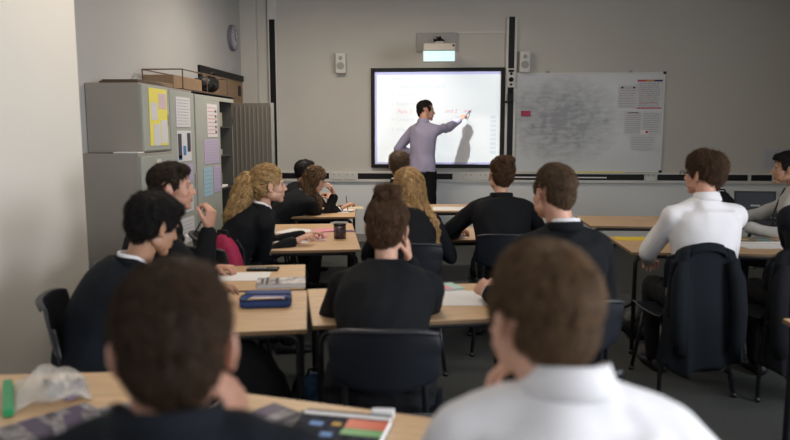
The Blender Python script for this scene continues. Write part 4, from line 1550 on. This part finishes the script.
# teacher
R = person('teacher in lilac shirt and dark trousers standing and pointing at the interactive board', (-.225, 8.34, 1.655), -32,
           hyaw=-40, hpitch=-2, hair='crop', hmat=H_BK, top='shirt', topmat=SHIRTL, stand=True, seed=17, strandn=2500, skin=SKIN, k=1.02, width=.93,
           hands={1: (.235, 8.76, 1.575), -1: (-.33, 8.50, 1.13)}, pole={1: (.3, -.4, -1), -1: (-1, -.6, -.5)}, hdir={1: (.5, .45, .55), -1: (.8, .4, .1)},
           palm={1: (.2, .3, -1)}, curl={1: .8, -1: .6}, cat='teacher', pelvis_back=0.02)
pen((.305, 8.872, 1.66), (-.5, -.55, -.5), BLACKP, 'board pen in the hand of the teacher', .12)

# ================================================================== COATS ON CHAIRS


def coat(ch, label, w=.245, zb=.17, seed=1, name='blazer_jacket', m=None, flare=.05):
    m = m or BLAZN
    t = empty(name, ch.location, ch.rotation_euler.z, label, 'jacket', 'jackets hung on chairs')
    rn = random.Random(seed)
    n = 64
    mb = MB()
    rings = []
    ph = [rn.uniform(0, 6.28) for _ in range(4)]
    for i in range(28):
        v = i / 27
        z = .825 - (.825 - zb) * v
        hw = (w * (.88 + .12 * min(1, v * 7)) + flare * v - .10 * w * max(0, v - .6))
        dp = .026 + .045 * v ** .8
        cy = -.248 - .03 * v
        am = .004 + .022 * v
        ring = []
        for j in range(n):
            a = 2 * PI * j / n
            x = math.copysign(abs(math.cos(a)) ** .6, math.cos(a)) * hw
            y = cy + math.copysign(abs(math.sin(a)) ** .8, math.sin(a)) * dp
            f = 1.35 * am * (math.sin(a * 5 + ph[0] + v) + .6 * math.sin(a * 11 + ph[1] - v * 2)) * (1 if math.sin(a) < .2 else .3)
            y += f
            x += f * .5 * math.cos(a)
            zz = z + .05 * v * math.sin(a * 2 + ph[2]) + (.012 * math.cos(x / hw * 1.5) if i < 3 else 0) - (.03 * (abs(x) / hw) ** 3 if i < 3 else 0)
            if math.sin(a) > 0:
                zz = max(zz, .44 + .02 * math.sin(a * 9))
            ring.append(V((x, y, zz)))
        rings.append(ring)
    mb.loft(rings)
    mb.build('cloth', m, t, True)
    for s in (-1, 1):
        mb = MB().tube([(s * w * .70, -.275, .745), (s * w * .84, -.300, .66), (s * w * .90, -.32, .50), (s * (w * .86), -.335, .36), (s * (w * .8), -.335, .28)],
                       [.03, .042, .042, .040, .038], 14)
        mb.build('sleeve', m, t, True)
    pts = [(-.10, -.270, .79), (-.08, -.280, .815), (-.04, -.288, .828), (0, -.29, .832), (.04, -.288, .828), (.08, -.280, .815), (.10, -.270, .79)]
    mb = MB()
    ribbon(mb, pts, [V((0, .5, 1))] * 7, .045, .006)
    mb.build('collar', m, t, True)
    return t


coat(wch, 'black blazer hung over the chair of the boy with glasses', .178, .21, 3)
coat(pch, 'black coat hung over the chair at the right edge', .185, .17, 8, m=BLAZ)

# ================================================================== THINGS ON TABLES
TT = TZ + .0005


def flat(name, x, y, w, d, rz, m, label, h=.0015, z=TT, cat='paper', bev=0, group=None):
    t = MB().box(-w / 2, w / 2, -d / 2, d / 2, 0, h).build(name, m, None, bevel=bev)
    t.location = (x, y, z)
    t.rotation_euler = (0, 0, math.radians(rz))
    return tag(t, label, cat, group)


def booklet(x, y, w, d, rz, label, cover, h=.008, z=TT, blocks=(), name='magazine', cat='magazine', group=None):
    t = empty(name, (x, y, z), math.radians(rz), label, cat, group)
    MB().box(-w / 2 + .002, w / 2 - .002, -d / 2 + .002, d / 2 - .002, .001, h - .001).build('pages', PAPER, t)
    MB().box(-w / 2, w / 2, -d / 2, d / 2, h - .001, h).box(-w / 2, w / 2, -d / 2, d / 2, 0, .001).box(-w / 2 - .001, -w / 2 + .001, -d / 2, d / 2, 0, h).build('cover', cover, t)
    for (a, b_, c_, e, mm) in blocks:
        MB().box(a * w, b_ * w, c_ * d, e * d, h, h + .0006).build('printed_block', mm, t)
    return t


PURP = mat('purple_ink', (.045, .025, .08), .4)
GRN = mat('green_print', (.10, .35, .10), .4)
ORG = mat('red_orange_print', (.62, .09, .035), .4)
COVD = mat('mottled_dark_cover', (.028, .03, .045), .75, var=.9, vscale=40, spec=.15)
COVW = mat('mottled_pale_cover', (.26, .24, .25), .7, var=.6, vscale=30, spec=.2)

# near left corner: zip bag
t = empty('zip_bag', (-1.13, 1.87, TT), math.radians(33), 'clear plastic zip bag with a green seal, lying in the near left corner', 'bag')
mb = MB()
rings = []
for i in range(15):
    v = i / 14
    x = -.10 + .20 * v
    h = .006 + .062 * math.sin(PI * min(1, v * 1.0)) ** .8
    rings.append([V((x, math.cos(a) * (.118 - .010 * math.sin(v * 9)), .001 + (h * .5) * (1 + math.sin(a)) * (1 + .2 * math.sin(a * 3 + v * 14)))) for a in [2 * PI * j / 24 for j in range(24)]])
mb.loft(rings)
me = mb.mesh('bag_film')
wrinkle(me, .003, 26, 4)
film = mat('plastic_film', (.72, .70, .66), .22, alpha=.42)
link('bag_film', me, film, t)
MB().box(-.122, -.096, -.130, .130, .002, .024).build('green_seal', mat('green_seal', (.02, .30, .11), .4), t, bevel=.003)
rn = random.Random(5)
for i in range(34):
    a = MB().ell((0, 0, 0), (rn.uniform(.008, .013), rn.uniform(.006, .010), rn.uniform(.005, .008)), None, 10, 6).build('small_piece', [mat('dark_bit', (.05, .05, .06)), mat('grey_bit', (.22, .21, .2)), mat('lilac_bit', (.25, .2, .33))][i % 3], None, True)
    px_, py_ = rn.uniform(-.015, .080), rn.uniform(-.085, .075)
    a.location = (-1.13 + px_ * .84 - py_ * .54, 1.87 + px_ * .54 + py_ * .84, TT + .010 + .010 * (i % 2))
    a.rotation_euler = (0, 0, rn.uniform(0, 3))
    tag(a, 'one of the small dark grey pieces inside the clear zip bag', 'piece', 'pieces in the zip bag')
# magazines by the nearest boys
booklet(-.98, 1.60, .24, .30, -38, 'dark and purple striped magazine at the left elbow of the nearest boy', COVW, .012, blocks=[(-.5, .5, .30, .42, PURP), (-.5, .5, .12, .2, INKM), (-.5, .5, -.1, .05, PURP), (-.3, .4, -.4, -.3, INKM)])
booklet(-.83, 1.655, .22, .29, -55, 'striped magazine overlapping the one at the left elbow of the nearest boy', COVW, .010, TT + .013, blocks=[(-.5, .5, .25, .4, PURP), (-.4, .4, -.1, .1, INKM), (-.5, .5, -.4, -.25, PURP)])
booklet(-.46, 1.64, .22, .30, -35, 'pale striped magazine right of the nearest boy in the blazer', COVW, .012, blocks=[(-.5, -.25, -.5, .5, PURP), (-.05, .05, -.5, .5, INKM), (.25, .4, -.5, .5, PURP)])
t = booklet(-.265, 1.585, .23, .32, -8, 'thick textbook with dark cover and red, green and white colour blocks', COVD, .026, name='textbook', cat='book',
            blocks=[(-.5, .5, .40, .46, PAPER), (.05, .5, .20, .37, ORG), (.05, .5, .08, .19, GRN), (-.35, -.2, .20, .27, mat('blue_print', (.15, .3, .6))), (-.1, .0, .22, .28, mat('amber_print', (.6, .35, .05))), (-.4, -.25, .0, .07, mat('teal_print', (.1, .35, .3))), (-.15, -.02, .02, .09, mat('blue_print', (.15, .3, .6)))])
flat('exercise_book', -.27, 1.63, .25, .22, -8, mat('dark_grey_cover', (.10, .10, .11), .5), 'grey exercise book under the thick textbook', .010, TT - .0, 'book', .001).location.y = 1.66
tag(MB().box(-.030, .030, -.011, .011, 0, .024).build('eraser', PAPER, bevel=.004), 'small white rubber on the nearest desk behind the textbook', 'eraser').location = (-.155, 1.745, TT + .012)

# pencil case
BLU = mat('blue_fabric', (.028, .07, .25), .7, bump=.2, bscale=300)
BLUD = mat('blue_lining', (.02, .04, .12), .8)
t = empty('pencil_case', (-.775, 2.945, TT), math.radians(10), 'open blue fabric pencil case', 'pencil case')


def rr(w, d, r, z, n=6):
    out = []
    for cx, cy, a0 in ((w - r, d - r, 0), (-w + r, d - r, PI / 2), (-w + r, -d + r, PI), (w - r, -d + r, 1.5 * PI)):
        for i in range(n + 1):
            a = a0 + PI / 2 * i / n
            out.append(V((cx + r * math.cos(a), cy + r * math.sin(a), z)))
    return out


mb = MB().loft([rr(.105, .055, .03, 0), rr(.112, .062, .035, .012), rr(.110, .060, .033, .032), rr(.100, .050, .028, .034), rr(.097, .047, .026, .016)])
mb.build('tray', BLU, t, True)
mb = MB().tube([p + V((0, 0, .034)) for p in rr(.109, .059, .033, 0)] + [rr(.109, .059, .033, .034)[0]], .0035, 6).build('zip', BLACKP, t, True)
M = rot('X', 6)
mb = MB().loft([[M @ p + V((0, .066 + .055, .010)) for p in rr(.105, .050, .03, z)] for z in (0, .012)])
mb.build('lid', BLU, t, True)
mb = MB().loft([[M @ p + V((0, .066 + .055, .010)) for p in rr(.095, .042, .025, z)] for z in (-.002, .0)])
mb.build('lid_lining', BLUD, t, True)
cols = [PAPER, BLACKP, mat('pen_purple', (.2, .05, .3)), YELM, PAPER, mat('pen_blue', (.05, .1, .5)), mat('pen_lilac', (.5, .4, .6))]
names = ['white', 'black', 'purple', 'yellow', 'ivory', 'blue', 'lilac']
for i in range(7):
    y = 2.945 - .038 + .0125 * i
    q = MB().tube([(-.085, 0, 0), (-.075, 0, 0), (.07, 0, 0)], [.001, .0052, .0052], 8).build('pen', cols[i], None, True)
    q.location = (-.775 - .0 + .002 * i, y, TT + .027)
    q.rotation_euler = (0, 0, math.radians(10 + (i % 3 - 1) * 2))
    tag(q, names[i] + ' pen lying in the open blue pencil case', 'pen', 'pens in the pencil case')
# desk with calculator
flat('sheet_of_paper', -1.06, 3.52, .30, .21, 8, PAPER, 'white sheet of paper by the black calculator')
t = empty('calculator', (-.985, 3.70, TT), math.radians(4), 'black calculator lying on the desk behind the pencil-case desk', 'calculator')
MB().box(-.085, .085, -.038, .038, 0, .014).build('body', BLACKP, t, bevel=.005)
MB().box(.035, .075, -.028, .028, .014, .0155).build('display', mat('lcd', (.16, .18, .16), .2), t)
for i in range(5):
    for j in range(4):
        MB().box(-.078 + i * .021, -.066 + i * .021, -.030 + j * .016, -.020 + j * .016, .014, .0165).build('key', GREYP, t)
booklet(-.80, 3.345, .235, .155, 12, 'black and white patterned thick booklet lying across the two left desks', mat('bw_cover', (.40, .38, .40), .4, var=.9, vscale=22), .022, blocks=[(-.32, -.26, -.5, .5, INKM), (-.12, -.05, -.4, .4, PURP), (-.42, -.36, -.4, .3, INKM)])
# centre desk
flat('sheet_of_paper', .085, 3.13, .21, .28, 4, PAPER, 'white sheet of paper before the crop-haired boy at the centre desk')
flat('sheet_of_paper', .045, 3.17, .20, .27, 22, PAPERW, 'second white sheet, under the one before the crop-haired boy', h=.001, z=TT - .0004)
booklet(.025, 3.345, .10, .13, 30, 'small pale green and pink leaflet on the centre desk', mat('mint', (.42, .62, .56), .5), .006, z=TT + .002, blocks=[(-.5, -.1, -.5, .5, PINKP)], name='leaflet', cat='leaflet')
# pink papers desk
for i, (x, y, w, d, r, mm, lab) in enumerate(((-1.08, 4.72, .21, .29, 30, PAPER, 'white worksheet nearest the hand of the ponytail girl'), (-.98, 4.96, .28, .2, 8, PINKP, 'pink sheet in the middle of the ponytail girl’s desk'),
        (-1.12, 5.15, .22, .28, -20, PAPER, 'white worksheet at the far left of the ponytail girl’s desk'), (-.93, 4.78, .20, .16, 14, mat('pale_pink_paper', (.78, .58, .62), .7), 'pale pink sheet in front of the pencil tin'),
        (-.90, 5.22, .20, .15, 30, PINKP, 'pink sheet at the far end of the ponytail girl’s desk'), (-1.02, 4.60, .12, .05, 20, PINKP, 'narrow pink strip by the ponytail girl’s hand'))):
    flat('worksheet', x, y, w, d, r, mm, lab, .001, TT + .0012 * i)
t = empty('pencil_tin', (-.735, 4.86, TT), 0, 'dark patterned cylindrical pencil tin on the pink papers desk', 'pencil tin')
MB().tube([(0, 0, 0), (0, 0, .095)], .043, 24).build('tin', mat('tin_pattern', (.07, .05, .06), .3, var=.9, vscale=50), t, True)
MB().tube([(0, 0, .095), (0, 0, .103)], .045, 24).build('lid', BLACKP, t, True)
pen((-.80, 5.15, TT + .005), (1, .12, 0), mat('pen_violet', (.25, .12, .35)), 'violet pen lying beyond the pencil tin', .16)
pen((-.83, 5.22, TT + .005), (1, .0, 0), GREYP, 'grey pen lying at the far edge beyond the pencil tin', .16)
# front left
flat('exercise_book', -.97, 6.50, .21, .28, -10, PAPER, 'open white exercise book before the girl writing', .006, TT, 'book', .001)
flat('sheet_of_paper', -.92, 6.80, .25, .2, 12, mat('buff_paper', (.62, .52, .38), .7), 'buff sheet at the far end of the writing girl’s desk')
tag(MB().box(-.06, .06, -.035, .035, 0, .012).build('mobile_phone', BLACKP, bevel=.004), 'dark phone lying at the far end of the writing girl’s desk', 'phone').location = (-1.0, 6.88, TT + .002)
flat('sheet_of_paper', .10, 6.80, .42, .30, 4, PAPER, 'white papers spread on the front desk left of the bun girl')
flat('sheet_of_paper', .05, 5.05, .2, .28, 8, PAPER, 'white sheet on the desk between the golden-haired girl and the bun girl')
# right
flat('yellow_booklet', 1.345, 4.97, .29, .14, 0, YELM, 'flat yellow booklet on the corner of the right-hand desk', .006, TT, 'book', .001)
booklet(2.13, 4.96, .30, .21, 4, 'glossy dark colourful magazine right of the boy with glasses', mat('leafy_cover', (.16, .15, .10), .6, var=.9, vscale=25), .008, blocks=[(-.4, -.1, -.2, .3, mat('sand_print', (.45, .3, .14))), (.1, .35, -.3, .1, mat('blue_leaf', (.12, .25, .3)))])
flat('sheet_of_paper', 2.12, 4.72, .34, .21, 6, PAPER, 'white sheet in front of the glossy magazine on the right')
flat('sheet_of_paper', 2.26, 5.80, .30, .21, -6, PAPER, 'white sheet under the hands of the boy in the greyish shirt')
flat('ring_binder', 2.62, 5.80, .28, .22, 4, mat('dark_folder', (.06, .06, .09), .4), 'dark folder on the front right desk', .012, TT, 'folder', .002)
t = empty('laptop', (2.68, 6.13, TT), math.radians(-6), 'open dark laptop on the front right desk', 'laptop')
MB().box(-.17, .17, -.12, .10, 0, .018).build('base', BLACKP, t, bevel=.004)
d = MB().box(-.17, .17, -.004, .004, 0, .22).build('lid', BLACKP, t, bevel=.003)
d.location = (0, .10, .018)
d.rotation_euler = (math.radians(-14), 0, 0)
MB().box(-.155, .155, -.0055, -.004, .015, .205).build('screen', mat('dark_screen', (.015, .018, .028), .6), d)
MB().box(-.04, .04, -.0065, -.0055, .085, .10).build('screen_text', GREYI, d)
mb = MB()
for i in range(11):
    for j in range(4):
        mb.box(-.145 + i * .026, -.124 + i * .026, -.02 + j * .024, -.001 + j * .024, .018, .020)
mb.build('keyboard', GREYP, t)


def rucksack(loc, rz, label, m, w=.3, d=.16, h=.42, seed=1, name='rucksack', cat='bag', flop=0.0):
    t = empty(name, loc, math.radians(rz), label, cat)
    mb = MB()
    rings = []
    for i in range(13):
        v = i / 12
        kx = (1 - .28 * v ** 3) * (.9 + .1 * math.sin(v * 3))
        s_ = math.sin(min(1, (v * 1.0 + .03)) * PI) ** .22 if v < .98 else .35
        rings.append([V((math.copysign(abs(math.cos(a)) ** .7, math.cos(a)) * w / 2 * kx * s_, math.copysign(abs(math.sin(a)) ** .7, math.sin(a)) * d / 2 * s_ * (1 - .3 * v) + flop * v, h * v)) for a in [2 * PI * j / 28 for j in range(28)]])
    mb.loft(rings)
    me = remesh(mb, .010, 2)
    wrinkle(me, .006, 12, seed)
    link('body', me, m, t)
    mb = MB()
    rings = []
    for i in range(8):
        v = i / 7
        s_ = math.sin((v * .94 + .03) * PI) ** .3
        rings.append([V((math.cos(a) * w * .36 * s_, -d * .48 + math.sin(a) * .035 * s_, h * (.08 + .42 * v))) for a in [2 * PI * j / 18 for j in range(18)]])
    mb.loft(rings)
    mb.build('front_pocket', m, t, True)
    for s in (-1, 1):
        MB().tube([(s * w * .22, d * .34, h * .9), (s * w * .25, d * .62, h * .75), (s * w * .27, d * .66, h * .35), (s * w * .3, d * .45, h * .08)], .012, 8).build('shoulder_strap', BLACKP, t, True)
    MB().tube([(-.04, 0, h * .96), (-.03, 0, h * 1.06), (.03, 0, h * 1.06), (.04, 0, h * .96)], .007, 8).build('top_handle', BLACKP, t, True)
    return t


rucksack((2.36, 6.15, TT), 10, 'black bag on the front right desk behind the boy with glasses', BLACKP, .26, .14, .24, 3)
rucksack((1.42, 4.86, 0.0), 20, 'black bag on the floor under the yellow booklet desk', mat('black_nylon', (.012, .012, .014), .6), .42, .22, .24, 5)
c = chair((-1.30, 3.97), -20, 'dark moulded chair behind the left boys with a magenta bag on it')
rucksack((-1.285, 3.95, .425), -20, 'magenta bag on a chair between the left boys and the ponytail girl', mat('magenta_fabric', (.30, .008, .055), .75), .26, .16, .40, 9)
rucksack((-.575, 3.02, 0.0), 30, 'blue patterned bag on the floor behind the centre desk', mat('denim_pattern', (.04, .09, .18), .8, var=.8, vscale=18), .26, .18, .34, 12)
booklet(2.02, 6.12, .10, .12, 10, 'pale blue card standing on the front right desk, left of the boy with glasses', BLUEP, .09, name='card_box', cat='box')
t = MB().ell((0, 0, .04), (.06, .05, .045)).build('grey_cap', GREYP, None, True)
t.location = (2.10, 5.98, TT)
tag(t, 'small rounded grey pouch on the front right desk, left of the head with glasses', 'pouch')

rucksack((-.84, 2.66, 0.0), 12, 'big black holdall on the floor under the pencil-case desk', mat('holdall_black', (.008, .008, .010), .8, spec=.2), .50, .36, .60, 21, 'holdall')
